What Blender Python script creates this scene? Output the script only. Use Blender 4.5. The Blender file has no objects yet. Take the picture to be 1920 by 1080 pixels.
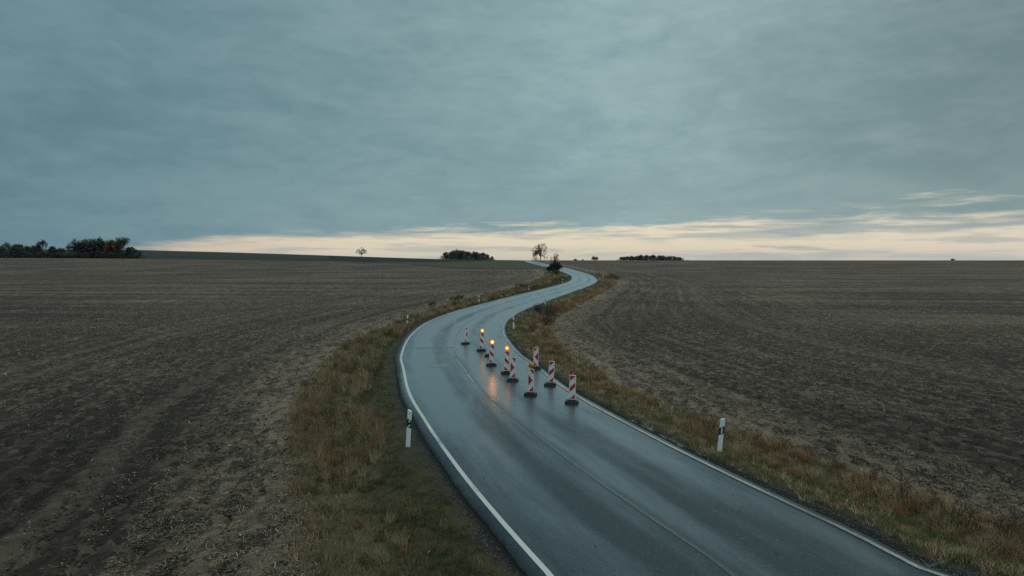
import bpy, bmesh, math, random
import numpy as np
from mathutils import Vector, Matrix

S = bpy.context.scene
COL = S.collection
rng = np.random.default_rng(7)
random.seed(7)
PI = math.pi

# ------------------------------------------------------------------ camera
FPX, Y0, EYE = 1280.0, 486.0, 5.6          # focal length and horizon in photo pixels, eye height in metres
PITCH = math.atan((540 - Y0) / FPX)
cd = bpy.data.cameras.new('camera')
cd.sensor_width = 36.0
cd.lens = FPX / 1920 * 36.0
cd.clip_start = 0.1
cd.clip_end = 20000
cam = bpy.data.objects.new('camera', cd)
COL.objects.link(cam)
cam.location = (0, 0, EYE)
cam.rotation_euler = (PI / 2 - PITCH, 0, 0)
S.camera = cam

# ------------------------------------------------------------------ world: overcast dusk, one clear band low on the sunset side
SUN_EL, SUN_AZ = math.radians(62), math.radians(62)      # azimuth measured from +Y towards +X
world = bpy.data.worlds.new('World')
S.world = world
world.use_nodes = True
nt = world.node_tree
nt.nodes.clear()


class G:
    """small helper to write node graphs"""
    def __init__(self, tree):
        self.t = tree

    def node(self, kind, **kw):
        n = self.t.nodes.new(kind)
        for k, v in kw.items():
            setattr(n, k, v)
        return n

    def put(self, sock, v):
        if v is None:
            return
        if hasattr(v, 'is_output') or isinstance(v, bpy.types.NodeSocket):
            self.t.links.new(v, sock)
        else:
            if isinstance(v, (tuple, list)) and sock.type == 'RGBA' and len(v) == 3:
                v = (*v, 1)
            sock.default_value = v

    def math(self, op, a, b=None, c=None, clamp=False):
        n = self.node('ShaderNodeMath', operation=op, use_clamp=clamp)
        self.put(n.inputs[0], a)
        self.put(n.inputs[1], b)
        self.put(n.inputs[2], c)
        return n.outputs[0]

    def vmath(self, op, a, b=None):
        n = self.node('ShaderNodeVectorMath', operation=op)
        self.put(n.inputs[0], a)
        self.put(n.inputs[1], b)
        return n.outputs['Value'] if op in ('DOT_PRODUCT', 'LENGTH') else n.outputs[0]

    def comb(self, x=0.0, y=0.0, z=0.0):
        n = self.node('ShaderNodeCombineXYZ')
        for i, v in enumerate((x, y, z)):
            self.put(n.inputs[i], v)
        return n.outputs[0]

    def sep(self, v):
        n = self.node('ShaderNodeSeparateXYZ')
        self.put(n.inputs[0], v)
        return n.outputs

    def noise(self, vec, scale=1.0, detail=4.0, rough=0.5, dist=0.0, dims='3D'):
        n = self.node('ShaderNodeTexNoise', noise_dimensions=dims)
        self.put(n.inputs['Vector'], vec)
        self.put(n.inputs['Scale'], scale)
        self.put(n.inputs['Detail'], detail)
        self.put(n.inputs['Roughness'], rough)
        self.put(n.inputs['Distortion'], dist)
        return n.outputs['Fac']

    def voro(self, vec, scale=1.0, out='Distance', feature='F1'):
        n = self.node('ShaderNodeTexVoronoi', feature=feature)
        self.put(n.inputs['Vector'], vec)
        self.put(n.inputs['Scale'], scale)
        return n.outputs[out]

    def rng(self, v, a, b, c=0.0, d=1.0, smooth=True):
        n = self.node('ShaderNodeMapRange')
        if smooth:
            n.interpolation_type = 'SMOOTHSTEP'
        for i, q in enumerate((v, a, b, c, d)):
            self.put(n.inputs[i], q)
        return n.outputs[0]

    def mix(self, f, a, b, blend='MIX'):
        n = self.node('ShaderNodeMix', data_type='RGBA', blend_type=blend)
        self.put(n.inputs[0], f)
        self.put(n.inputs[6], a)
        self.put(n.inputs[7], b)
        return n.outputs[2]

    def scale(self, col, k):
        n = self.node('ShaderNodeVectorMath', operation='SCALE')
        self.put(n.inputs[0], col)
        self.put(n.inputs['Scale'], k)
        return n.outputs[0]

    def attr(self, name, out='Fac'):
        n = self.node('ShaderNodeAttribute', attribute_name=name)
        return n.outputs[out]

    def ramp(self, v, stops):
        n = self.node('ShaderNodeValToRGB')
        el = n.color_ramp.elements
        while len(el) > 1:
            el.remove(el[-1])
        for i, (p_, c_) in enumerate(stops):
            e = el[0] if i == 0 else el.new(p_)
            e.position = p_
            e.color = (*c_, 1) if len(c_) == 3 else c_
        self.put(n.inputs[0], v)
        return n.outputs[0]


g = G(nt)
tc = g.node('ShaderNodeTexCoord')
d = tc.outputs['Generated']
dx, dy, dz = g.sep(d)
az = g.math('ARCTAN2', dx, dy)                           # 0 ahead, + to the right
el = g.math('MAXIMUM', dz, 0.0)
inv = g.math('DIVIDE', 1.0, g.math('ADD', el, 0.075))
px_, py_ = g.math('MULTIPLY', dx, inv), g.math('MULTIPLY', dy, inv)
pl = g.comb(g.math('ADD', g.math('MULTIPLY', px_, 0.80), g.math('MULTIPLY', py_, 0.10)),
            g.math('SUBTRACT', g.math('MULTIPLY', py_, 0.75), g.math('MULTIPLY', px_, 0.10)), 0.3)
n1 = g.noise(pl, 0.60, 6.0, 0.55, 0.9)
n2 = g.noise(pl, 2.1, 9.0, 0.62, 0.7)
q1 = g.comb(g.math('MULTIPLY', dx, 2.6), g.math('MULTIPLY', dy, 2.6), g.math('MULTIPLY', dz, 7.5))
q2 = g.comb(g.math('MULTIPLY', dx, 8.0), g.math('MULTIPLY', dy, 8.0), g.math('MULTIPLY', dz, 24.0))
q3 = g.comb(g.math('MULTIPLY', dx, 26.0), g.math('MULTIPLY', dy, 26.0), g.math('MULTIPLY', dz, 66.0))
m1 = g.noise(q1, 1.0, 4.0, 0.55, 0.5)
m2 = g.noise(q2, 1.0, 5.0, 0.6, 0.5)
m3 = g.noise(q3, 1.0, 5.0, 0.6, 0.3)
mixn = g.math('ADD', g.math('ADD', g.math('MULTIPLY', n1, 0.18), g.math('MULTIPLY', n2, 0.10)),
              g.math('ADD', g.math('MULTIPLY', m1, 0.30), g.math('ADD', g.math('MULTIPLY', m2, 0.25), g.math('MULTIPLY', m3, 0.17))))
lum = g.rng(mixn, 0.385, 0.615, 0.0, 1.0)
# brighter towards the sunset side and towards the zenith, as an overcast sky is
side = g.math('COSINE', g.math('ADD', az, 1.15))               # 1 in the dimmest direction, well to the left
side = g.rng(side, 0.05, 0.95, 1.0, 0.0)
zen = g.rng(el, 0.36, 1.0, 1.0, 1.7)
cloud = g.mix(lum, (0.250, 0.375, 0.396), (0.350, 0.482, 0.490))
cloud = g.mix(g.math('MULTIPLY', side, 1.0), g.mix(1.0, cloud, (0.46, 0.565, 0.63), 'MULTIPLY'), cloud)
cloud = g.scale(cloud, g.math('SUBTRACT', 1.0, g.math('MULTIPLY', g.rng(az, 0.08, 0.70), g.rng(az, 2.4, 1.0, 0.0, 0.38))))
low = g.rng(el, 0.02, 0.16, 1.0, 0.0)
cloud = g.mix(g.math('MULTIPLY', g.math('MULTIPLY', low, side), 0.60), cloud, (0.272, 0.366, 0.374))
cloud = g.mix(g.rng(el, 0.55, 1.0, 0.0, 0.45), cloud, (0.30, 0.345, 0.345))
cloud = g.scale(cloud, zen)
# the clear band
fc = g.node('ShaderNodeFloatCurve')
cv = fc.mapping.curves[0]
pts = [(-2.2, 0.0), (-0.62, 0.0), (-0.50, 0.016), (-0.34, 0.034), (-0.12, 0.046), (0.10, 0.050), (0.28, 0.058), (0.64, 0.068),
       (0.95, 0.07), (1.5, 0.04), (2.2, 0.0)]
pts = [((a + PI) / (2 * PI), b * 5) for a, b in pts]
cv.points[0].location = (0, 0)
cv.points[1].location = (1, 0)
for a, b in pts:
    cv.points.new(a, b)
fc.mapping.update()
g.put(fc.inputs['Value'], g.math('DIVIDE', g.math('ADD', az, PI), 2 * PI))
band = g.math('MULTIPLY', fc.outputs[0], 0.2)
e1 = g.noise(g.comb(g.math('MULTIPLY', az, 3.2), g.math('MULTIPLY', el, 30.0), 1.7), 2.0, 8.0, 0.6, 0.35)
e2 = g.noise(g.comb(g.math('MULTIPLY', az, 7.0), g.math('MULTIPLY', el, 70.0), 8.2), 2.0, 6.0, 0.6, 0.3)
wig = g.math('ADD', g.math('MULTIPLY', g.math('SUBTRACT', e1, 0.5), 0.060), g.math('MULTIPLY', g.math('SUBTRACT', e2, 0.5), 0.030))
rag = g.rng(az, -0.3, 0.40, 0.55, 1.75)
depth_in = g.math('SUBTRACT', g.math('ADD', band, g.math('MULTIPLY', wig, rag)), el)
soft = g.rng(az, -0.1, 0.45, 0.012, 0.030)
gap = g.math('MULTIPLY', g.rng(depth_in, g.math('MULTIPLY', soft, -0.35), soft), g.rng(band, 0.001, 0.012))
nish = g.node('ShaderNodeTexSky', sky_type='NISHITA')
nish.sun_disc = False
nish.sun_elevation = math.radians(4)
nish.sun_rotation = SUN_AZ
cream = g.ramp(g.math('MULTIPLY', el, 11.0), [(0.0, (0.60, 0.565, 0.485)), (0.25, (0.76, 0.68, 0.52)), (0.62, (0.80, 0.73, 0.57)), (1.0, (0.70, 0.68, 0.58))])
cream = g.mix(g.rng(az, -0.55, -0.15, 0.55, 0.0), cream, (0.56, 0.43, 0.35))
cream = g.mix(0.06, cream, g.scale(nish.outputs[0], 0.1))
# thin grey banks lying inside the clear band
b1 = g.noise(g.comb(g.math('MULTIPLY', az, 4.5), g.math('MULTIPLY', el, 60.0), 3.3), 1.6, 6.0, 0.58, 0.3)
bank = g.rng(b1, 0.47, 0.66)
bank_r = g.rng(az, -0.2, 0.40, 0.70, 1.0)
b2 = g.noise(g.comb(g.math('MULTIPLY', az, 2.6), g.math('MULTIPLY', el, 26.0), 6.1), 1.7, 7.0, 0.6, 0.5)
gap = g.math('MULTIPLY', gap, g.math('SUBTRACT', 1.0, g.math('MULTIPLY', g.math('MULTIPLY', g.rng(b2, 0.50, 0.66), g.rng(el, 0.010, 0.045)), 0.75)))
cream = g.mix(g.math('MULTIPLY', g.math('MULTIPLY', bank, bank_r), 0.85), cream, (0.375, 0.395, 0.38))
cream = g.mix(g.rng(az, 0.30, 0.70, 0.0, 0.45), cream, (0.60, 0.575, 0.51))
hz_ = g.rng(el, 0.0, 0.016, 0.70, 0.0)
cream = g.mix(g.math('MULTIPLY', hz_, g.rng(b1, 0.40, 0.58)), cream, (0.47, 0.475, 0.45))
skyc = g.mix(gap, cloud, cream)
bg = g.node('ShaderNodeBackground')
g.put(bg.inputs[0], skyc)
bg.inputs[1].default_value = 1.0
wo = g.node('ShaderNodeOutputWorld')
nt.links.new(bg.outputs[0], wo.inputs[0])

sd = bpy.data.lights.new('sun', 'SUN')
sd.energy = 0.55
sd.angle = math.radians(60)
sd.color = (1.0, 0.88, 0.74)
sun = bpy.data.objects.new('sun', sd)
COL.objects.link(sun)
sdir = Vector((math.sin(SUN_AZ) * math.cos(SUN_EL), math.cos(SUN_AZ) * math.cos(SUN_EL), math.sin(SUN_EL)))
sun.rotation_euler = sdir.to_track_quat('Z', 'Y').to_euler()
sun.location = (0, 0, 60)

S.cycles.use_denoising = False
S.view_settings.view_transform = 'Standard'
S.view_settings.look = 'None'
S.view_settings.exposure = 0.0
S.view_settings.gamma = 1.0
S.view_settings.use_curve_mapping = False


# ------------------------------------------------------------------ numeric helpers
def ss(a, b, x):
    u = np.clip((x - a) / (b - a), 0, 1)
    return u * u * (3 - 2 * u)


def _h(ix, iy, seed):
    h = (ix.astype(np.int64) * 374761393 + iy.astype(np.int64) * 668265263 + seed * 1442695041) & 0xFFFFFFFF
    h = ((h ^ (h >> 13)) * 1274126177) & 0xFFFFFFFF
    return ((h ^ (h >> 16)) & 0xFFFF) / 65535.0


def vn(x, y, seed=0):
    x = np.asarray(x, float); y = np.asarray(y, float)
    ix, iy = np.floor(x), np.floor(y)
    u, v = x - ix, y - iy
    u = u * u * (3 - 2 * u); v = v * v * (3 - 2 * v)
    a, b, c, e = _h(ix, iy, seed), _h(ix + 1, iy, seed), _h(ix, iy + 1, seed), _h(ix + 1, iy + 1, seed)
    return (a * (1 - u) + b * u) * (1 - v) + (c * (1 - u) + e * u) * v


def fbm(x, y, seed=0, o=4):
    s, a, t = 0.0, 0.5, 0.0
    for i in range(o):
        s = s + a * vn(x * 2 ** i, y * 2 ** i, seed + i * 17); t += a; a *= 0.5
    return s / t


def land(X, Y):
    """height of the rolling land"""
    X = np.asarray(X, float); Y = np.asarray(Y, float)
    z = 4.85 * ss(170, 440, Y) - 3.0 * ss(440, 900, Y)
    z = z + 1.6 * ss(40, 330, -X) * ss(150, 400, Y)
    Xs = X * 750 / np.maximum(Y, 400)
    b = np.interp(Xs, [-900, -600, -410, -199, -76, 15, 60, 200], [12.5, 12.3, 11.2, 5.9, 2.7, 0.6, 0.0, 0.0])
    return z + b * ss(410, 760, Y) - 6.0 * ss(900, 2600, Y)


CTRL = [(20.71, -4.23), (15.71, 0.22), (10.72, 4.66), (5.16, 9.6), (3.66, 13.12), (1.52, 19.47), (-0.81, 27.88), (-2.19, 35.2), (-3.08, 40.21),
        (-3.97, 49.69), (-4.02, 59.84), (-2.85, 71.0), (-0.72, 82.02), (2.07, 95.35), (5.09, 108.84), (8.37, 123.28), (11.89, 139.21),
        (15.38, 156.7), (18.69, 176.87), (20.63, 195.49), (21.96, 212.97), (22.08, 235.6), (21.11, 260.54), (19.26, 288.81),
        (15.24, 322.21), (11.75, 360.83), (10.2, 400.49), (7.04, 440.24), (2.0, 480.0), (-5.0, 520.0), (-14.0, 560.0)]


def catmull(P, n):
    P = np.asarray(P, float)
    P = np.vstack([2 * P[0] - P[1], P, 2 * P[-1] - P[-2]])
    out = []
    for i in range(1, len(P) - 2):
        a, b, c, e = P[i - 1:i + 3]
        t = np.linspace(0, 1, n, endpoint=False)[:, None]
        out.append(.5 * (2 * b + (c - a) * t + (2 * a - 5 * b + 4 * c - e) * t ** 2 + (3 * b - a - 3 * c + e) * t ** 3))
    return np.vstack(out + [P[-2:-1]])


CL = catmull(CTRL, 24)
CD = np.gradient(CL, axis=0)
CD /= np.linalg.norm(CD, axis=1)[:, None]
CN = np.stack([-CD[:, 1], CD[:, 0]], 1)                   # points to the left of the direction of travel
CS = np.concatenate([[0], np.cumsum(np.hypot(*np.diff(CL, axis=0).T))])
HWID = 3.26 + np.interp(CL[:, 1], [0, 25, 36, 55, 75, 110, 170, 240], [0, 0, .15, .15, .08, .15, 0, 0])
KINFLEX = CS


def road_st(X, Y):
    """nearest road station and signed lateral distance (left positive)"""
    X = np.asarray(X, float).ravel(); Y = np.asarray(Y, float).ravel()
    s = np.full(X.shape, -99.0); t = np.full(X.shape, 999.0)
    idx = np.where((np.abs(X) < 130) & (Y > -40) & (Y < 620))[0]
    for k in range(0, len(idx), 12000):
        j = idx[k:k + 12000]
        dx_ = X[j, None] - CL[None, :, 0]; dy_ = Y[j, None] - CL[None, :, 1]
        m = np.argmin(dx_ * dx_ + dy_ * dy_, 1)
        r = np.arange(len(j))
        vx, vy = dx_[r, m], dy_[r, m]
        s[j] = CS[m] + vx * CD[m, 0] + vy * CD[m, 1]
        tt = vx * CN[m, 0] + vy * CN[m, 1]
        dd = np.hypot(vx, vy)
        t[j] = np.where(tt >= 0, 1, -1) * np.where(dd > np.abs(tt) + 0.5, dd, np.abs(tt))
    far = t > 900
    t[far] = np.where(X[far] > 10, -900, 900)
    return s, t


def road_xy(s, t):
    s = np.asarray(s, float); t = np.asarray(t, float)
    x = np.interp(s, CS, CL[:, 0]); y = np.interp(s, CS, CL[:, 1])
    nx = np.interp(s, CS, CN[:, 0]); ny = np.interp(s, CS, CN[:, 1])
    return x + nx * t, y + ny * t


# width of the grass verge on either side, station -> distance of its outer edge from the centre line
VL = ([0, 30, 37, 44, 51, 60, 72, 85, 105, 135, 160, 193, 228, 285, 330, 460], [7.2, 7.2, 7.2, 7.4, 7.1, 6.5, 5.9, 6.0, 7.5, 8.7, 10.2, 12.2, 11.1, 9.8, 11, 10])
VR = ([0, 24, 30, 36, 43, 52, 63, 73, 88, 109, 145, 195, 228, 274, 460], [6.6, 6.4, 6.1, 5.6, 5.6, 6.2, 6.5, 7.1, 8.0, 8.2, 8.0, 7.6, 6.6, 7.2, 7.5])


def verge_in(s, t):
    w = np.where(t > 0, np.interp(s, *VL), np.interp(s, *VR))
    return w - np.abs(t)


# ------------------------------------------------------------------ object helpers
def mesh_np(name, V, F, mat=None, attrs=None, cols=None, smooth=False):
    """mesh from numpy arrays; F is (n,3) or (n,4)"""
    me = bpy.data.meshes.new(name)
    V = np.asarray(V, np.float32); F = np.asarray(F, np.int32)
    n, k = F.shape
    me.vertices.add(len(V)); me.vertices.foreach_set('co', V.ravel())
    me.loops.add(n * k); me.loops.foreach_set('vertex_index', F.ravel())
    me.polygons.add(n)
    me.polygons.foreach_set('loop_start', np.arange(0, n * k, k, dtype=np.int32))
    try:
        me.polygons.foreach_set('loop_total', np.full(n, k, np.int32))
    except Exception:
        pass
    for an, av in (attrs or {}).items():
        a = me.attributes.new(an, 'FLOAT', 'POINT'); a.data.foreach_set('value', np.asarray(av, np.float32))
    if cols is not None:
        for an, av in cols.items():
            a = me.attributes.new(an, 'FLOAT_COLOR', 'POINT')
            c = np.ones((len(V), 4), np.float32); c[:, :3] = av
            a.data.foreach_set('color', c.ravel())
    if smooth:
        me.polygons.foreach_set('use_smooth', np.ones(n, bool))
    if mat:
        me.materials.append(mat)
    me.update(calc_edges=True)
    me.validate()
    return me


def link(name, me, parent=None, kind=None, loc=None):
    o = bpy.data.objects.new(name, me)
    COL.objects.link(o)
    if parent is not None:
        o.parent = parent
    if kind:
        o['kind'] = kind
    if loc is not None:
        o.location = loc
    return o


def thing(name, label, cat, loc=(0, 0, 0), rot=(0, 0, 0), group=None):
    o = bpy.data.objects.new(name, None)
    COL.objects.link(o)
    o.location = loc; o.rotation_euler = rot
    o.empty_display_size = 0.1
    o['label'] = label; o['category'] = cat
    if group:
        o['group'] = group
    return o


def tag(o, label, cat, group=None):
    o['label'] = label; o['category'] = cat
    if group:
        o['group'] = group
    return o


def bm_mesh(name, bm, mat, smooth=False):
    me = bpy.data.meshes.new(name)
    bm.normal_update(); bm.to_mesh(me); bm.free()
    if mat:
        me.materials.append(mat)
    if smooth:
        for p in me.polygons:
            p.use_smooth = True
    return me


def add_box(bm, c, s, bev=0.0, rot=None):
    m = Matrix.Translation(c)
    if rot is not None:
        m = m @ rot
    r = bmesh.ops.create_cube(bm, size=1.0, matrix=m @ Matrix.Diagonal((*s, 1)))
    if bev:
        ed = list({e for v in r['verts'] for e in v.link_edges})
        bmesh.ops.bevel(bm, geom=ed, offset=bev, segments=2, affect='EDGES', profile=0.5)


def add_cyl(bm, p0, p1, r0, r1=None, n=12):
    p0, p1 = Vector(p0), Vector(p1)
    r1 = r0 if r1 is None else r1
    m = Matrix.Translation((p0 + p1) / 2) @ (p1 - p0).to_track_quat('Z', 'Y').to_matrix().to_4x4()
    bmesh.ops.create_cone(bm, cap_ends=True, segments=n, radius1=r0, radius2=max(r1, 1e-4), depth=(p1 - p0).length, matrix=m)


def copy_tree(o, parent=None):
    c = o.copy(); COL.objects.link(c)
    if parent is not None:
        c.parent = parent
    for ch in list(o.children):
        copy_tree(ch, c)
    return c


# ------------------------------------------------------------------ materials
def new_mat(name):
    m = bpy.data.materials.new(name); m.use_nodes = True
    m.node_tree.nodes.clear()
    q = G(m.node_tree)
    b = q.node('ShaderNodeBsdfPrincipled')
    o = q.node('ShaderNodeOutputMaterial')
    m.node_tree.links.new(b.outputs[0], o.inputs[0])
    return m, q, b


def plain(name, col, rough=0.6, var=0.12, scale=30.0, spec=0.5, bump=0.0, dirt=None, dirt_amt=0.0):
    m, q, b = new_mat(name)
    tcn = q.node('ShaderNodeTexCoord').outputs['Object']
    n = q.noise(tcn, scale, 5.0, 0.6)
    k = q.rng(n, 0.25, 0.75, 1 - var, 1 + var)
    c = q.scale(q.mix(0.0, col, col), k)
    if dirt:
        n2_ = q.noise(tcn, 9.0, 6.0, 0.65)
        c = q.mix(q.math('MULTIPLY', q.rng(n2_, 0.48, 0.72), dirt_amt), c, dirt)
    q.put(b.inputs['Base Color'], c)
    q.put(b.inputs['Roughness'], q.rng(n, 0.2, 0.8, rough * 0.85, min(1, rough * 1.15)))
    b.inputs['Specular IOR Level'].default_value = spec
    if bump:
        bp = q.node('ShaderNodeBump'); bp.inputs['Strength'].default_value = bump; bp.inputs['Distance'].default_value = 0.01
        q.put(bp.inputs['Height'], n); q.put(b.inputs['Normal'], bp.outputs[0])
    return m


M_white = plain('white_plastic', (0.86, 0.86, 0.84), 0.45, 0.05, 14, dirt=(0.38, 0.34, 0.28), dirt_amt=0.35)
M_black = plain('black_foil', (0.018, 0.018, 0.02), 0.4, 0.1)
M_reflector = plain('reflector_silver', (0.72, 0.74, 0.74), 0.25, 0.08, 60)
M_plate = plain('white_reflective_sheet', (0.79, 0.79, 0.78), 0.4, 0.08, 12, dirt=(0.40, 0.37, 0.32), dirt_amt=0.4)
M_red = plain('red_reflective_sheet', (0.56, 0.018, 0.045), 0.38, 0.12, 14, dirt=(0.20, 0.03, 0.03), dirt_amt=0.4)
M_rubber = plain('recycled_rubber', (0.018, 0.020, 0.023), 0.45, 0.35, 40, bump=0.3)
M_metal = plain('galvanised_tube', (0.55, 0.56, 0.56), 0.35, 0.08)
M_amber_body = plain('yellow_plastic', (0.75, 0.36, 0.02), 0.4, 0.08)
M_bark = plain('bark', (0.045, 0.036, 0.030), 0.9, 0.3, 2.0)
M_bark_red = plain('reddish_twigs', (0.085, 0.050, 0.036), 0.9, 0.3, 2.0)
M_soilclod = plain('damp_soil', (0.036, 0.029, 0.024), 0.9, 0.35, 25)
M_stone = plain('grey_grit', (0.12, 0.12, 0.115), 0.8, 0.5, 18)


def lens_mat(name, lit):
    m, q, b = new_mat(name)
    tcn = q.node('ShaderNodeTexCoord').outputs['Object']
    r = q.vmath('LENGTH', q.vmath('MULTIPLY', tcn, (1, 0, 1)))
    cells = q.voro(q.vmath('MULTIPLY', tcn, (1, 0.0, 1)), 45.0)
    q.put(b.inputs['Base Color'], (0.80, 0.30, 0.01))
    b.inputs['Roughness'].default_value = 0.25
    if lit:
        m.cycles.emission_sampling = 'NONE'      # the bulb below carries the lamp's light
        k = q.rng(r, 0.046, 0.062, lit, 1.5)
        k = q.math('MULTIPLY', k, q.rng(cells, 0.0, 0.6, 1.25, 0.6))
        q.put(b.inputs['Emission Color'], q.mix(q.rng(r, 0.042, 0.062), (1.0, 0.40, 0.075), (1.0, 0.25, 0.02)))
        q.put(b.inputs['Emission Strength'], k)
    else:
        q.put(b.inputs['Base Color'], q.mix(q.rng(cells, 0.1, 0.5), (0.85, 0.42, 0.02), (0.7, 0.22, 0.01)))
    return m


M_lens_lit = lens_mat('amber_lens_lit', 16.0)
M_lens_mid = lens_mat('amber_lens_bright', 7.0)
M_lens_dim = lens_mat('amber_lens_glowing', 4.0)
M_lens_off = lens_mat('amber_lens_off', 0.0)


def leafy(name, rough=0.75, trans=0.25, k=1.0):
    """foliage that takes its colour from the 'col' attribute of the mesh"""
    m, q, b = new_mat(name)
    c = q.attr('col', 'Color')
    if k != 1.0:
        c = q.scale(c, k)
    q.put(b.inputs['Base Color'], c)
    b.inputs['Roughness'].default_value = rough
    b.inputs['Specular IOR Level'].default_value = 0.25
    tr = q.node('ShaderNodeBsdfTranslucent'); q.put(tr.inputs[0], c)
    mx = q.node('ShaderNodeMixShader'); mx.inputs[0].default_value = trans
    out = [n for n in m.node_tree.nodes if n.type == 'OUTPUT_MATERIAL'][0]
    m.node_tree.links.new(b.outputs[0], mx.inputs[1]); m.node_tree.links.new(tr.outputs[0], mx.inputs[2])
    m.node_tree.links.new(mx.outputs[0], out.inputs[0])
    return m


M_leaf = leafy('foliage', 0.75, 0.42)
M_grass = leafy('grass_blades')
M_straw = leafy('straw', 0.7, 0.0)

# --- ground
M_ground, q, b = new_mat('ground')
pos = q.node('ShaderNodeNewGeometry').outputs['Position']
X_, Y_, Z_ = q.sep(pos)
at, as_, av = q.attr('t'), q.attr('s'), q.attr('verge')
zone, zcol = q.attr('zone'), q.attr('zcol', 'Color')
abt = q.math('ABSOLUTE', at)
flat = q.comb(X_, Y_, 0.0)
dist = q.vmath('LENGTH', flat)
# soil and straw
fine = q.noise(flat, 9.0, 8.0, 0.72)
mid = q.noise(flat, 1.3, 6.0, 0.65)
big = q.noise(flat, 0.035, 4.0, 0.55, 0.4)
strk_h = q.noise(q.comb(q.math('MULTIPLY', as_, 0.035), q.math('MULTIPLY', at, 1.25), 0.0), 1.0, 6.0, 0.66, 0.1)     # passes that follow the road
strk_m = q.noise(q.comb(q.math('MULTIPLY', X_, 0.011), q.math('ADD', q.math('MULTIPLY', Y_, 0.20), q.math('MULTIPLY', X_, 0.012)), 2.0), 1.0, 6.0, 0.62, 0.15)
hl = q.rng(abt, 22.0, 46.0, 0.0, 1.0)
strk = q.math('ADD', q.math('MULTIPLY', strk_h, q.math('SUBTRACT', 1.0, hl)), q.math('MULTIPLY', strk_m, hl))
straw_k = q.math('ADD', q.math('ADD', q.math('ADD', 0.085, q.math('MULTIPLY', strk, 0.58)), q.math('MULTIPLY', fine, 0.55)), q.math('ADD', q.math('MULTIPLY', mid, 0.18), q.math('MULTIPLY', big, 0.34)))
speck1 = q.sep(q.voro(q.vmath('MULTIPLY', flat, (1.0, 0.55, 1.0)), 5.5, 'Color'))[0]
speck2 = q.sep(q.voro(q.vmath('MULTIPLY', flat, (1.0, 0.40, 1.0)), 1.7, 'Color'))[0]
speck = q.math('ADD', q.math('MULTIPLY', q.math('POWER', speck1, 3.0), q.rng(dist, 30.0, 90.0, 0.9, 0.5)), q.math('MULTIPLY', q.math('POWER', speck2, 3.0), q.rng(dist, 40.0, 130.0, 0.0, 0.6)))
straw_k = q.math('ADD', straw_k, q.math('MULTIPLY', speck, 0.30))
straw_f = q.rng(straw_k, 0.86, 1.24)
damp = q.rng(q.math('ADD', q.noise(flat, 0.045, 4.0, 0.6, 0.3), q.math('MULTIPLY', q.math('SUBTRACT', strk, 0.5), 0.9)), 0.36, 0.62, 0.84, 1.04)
near_vignette = q.rng(q.math('ADD', Y_, q.math('MULTIPLY', q.math('SUBTRACT', big, 0.5), 40.0)), 38.0, 14.0)      # soil darkened towards the viewer, vignette painted into its colour; less straw too
straw_f = q.math('MULTIPLY', straw_f, q.math('SUBTRACT', 1.0, q.math('MULTIPLY', near_vignette, 0.55)))
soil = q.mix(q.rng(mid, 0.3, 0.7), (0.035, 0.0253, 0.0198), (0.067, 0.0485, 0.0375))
soil = q.scale(soil, q.math('SUBTRACT', 1.0, q.math('MULTIPLY', near_vignette, 0.42)))
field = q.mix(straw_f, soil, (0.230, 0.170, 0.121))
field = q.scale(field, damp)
# tracks left by the tractor along the headland and across the fields
def track(coord, at_, w_, soft_=0.35):
    wv = q.math('ADD', coord, q.math('MULTIPLY', q.math('SUBTRACT', q.noise(flat, 0.06, 2.0, 0.5), 0.5), 3.0))
    return q.rng(q.math('ABSOLUTE', q.math('SUBTRACT', wv, at_)), w_ + soft_, w_)
tr = q.math('MAXIMUM', q.math('MAXIMUM', track(at, 21.0, 0.25), track(at, 23.0, 0.25)), q.math('MAXIMUM', track(at, 12.5, 0.3), track(at, -24.0, 0.6, 0.9)))
tr = q.math('MULTIPLY', q.math('MULTIPLY', tr, q.rng(mid, 0.3, 0.55)), 0.42)
field = q.mix(tr, field, (0.165, 0.130, 0.096))
edge_pale = q.math('MULTIPLY', q.rng(av, -5.0, -0.3), 0.85)
field = q.mix(q.math('MULTIPLY', edge_pale, q.rng(q.math('ADD', q.math('MULTIPLY', speck1, 0.5), q.math('MULTIPLY', speck2, 0.5)), 0.15, 0.85)), field, (0.31, 0.232, 0.168))
gre = q.noise(flat, 0.11, 4.0, 0.6)
field = q.mix(q.math('MULTIPLY', q.rng(gre, 0.60, 0.78), 0.25), field, (0.085, 0.060, 0.030))
# verge: turf, drier towards the field, damp dark strip by the gravel
turf = q.mix(q.rng(fine, 0.35, 0.65), (0.036, 0.037, 0.017), (0.075, 0.072, 0.033))
turf = q.mix(q.math('MULTIPLY', q.rng(mid, 0.42, 0.62), 0.6), turf, (0.105, 0.075, 0.042))
vn_ = q.math('ADD', av, q.math('MULTIPLY', q.math('SUBTRACT', mid, 0.5), 2.2))
vmask = q.rng(vn_, -0.15, 0.35)
drym = q.math('MULTIPLY', q.rng(vn_, 2.6, 0.9), 0.7)
turf = q.mix(drym, turf, (0.16, 0.115, 0.070))
land_c = q.mix(vmask, field, turf)
# other land
zn = q.math('ADD', zone, q.math('MULTIPLY', q.math('SUBTRACT', mid, 0.5), 0.2))
zc = q.scale(zcol, q.rng(q.noise(q.comb(q.math('MULTIPLY', X_, 0.05), q.math('MULTIPLY', Y_, 0.3), 0.0), 1.0, 6.0, 0.65), 0.3, 0.7, 0.75, 1.25))
land_c = q.mix(q.rng(zn, 0.35, 0.65), land_c, zc)
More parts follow.
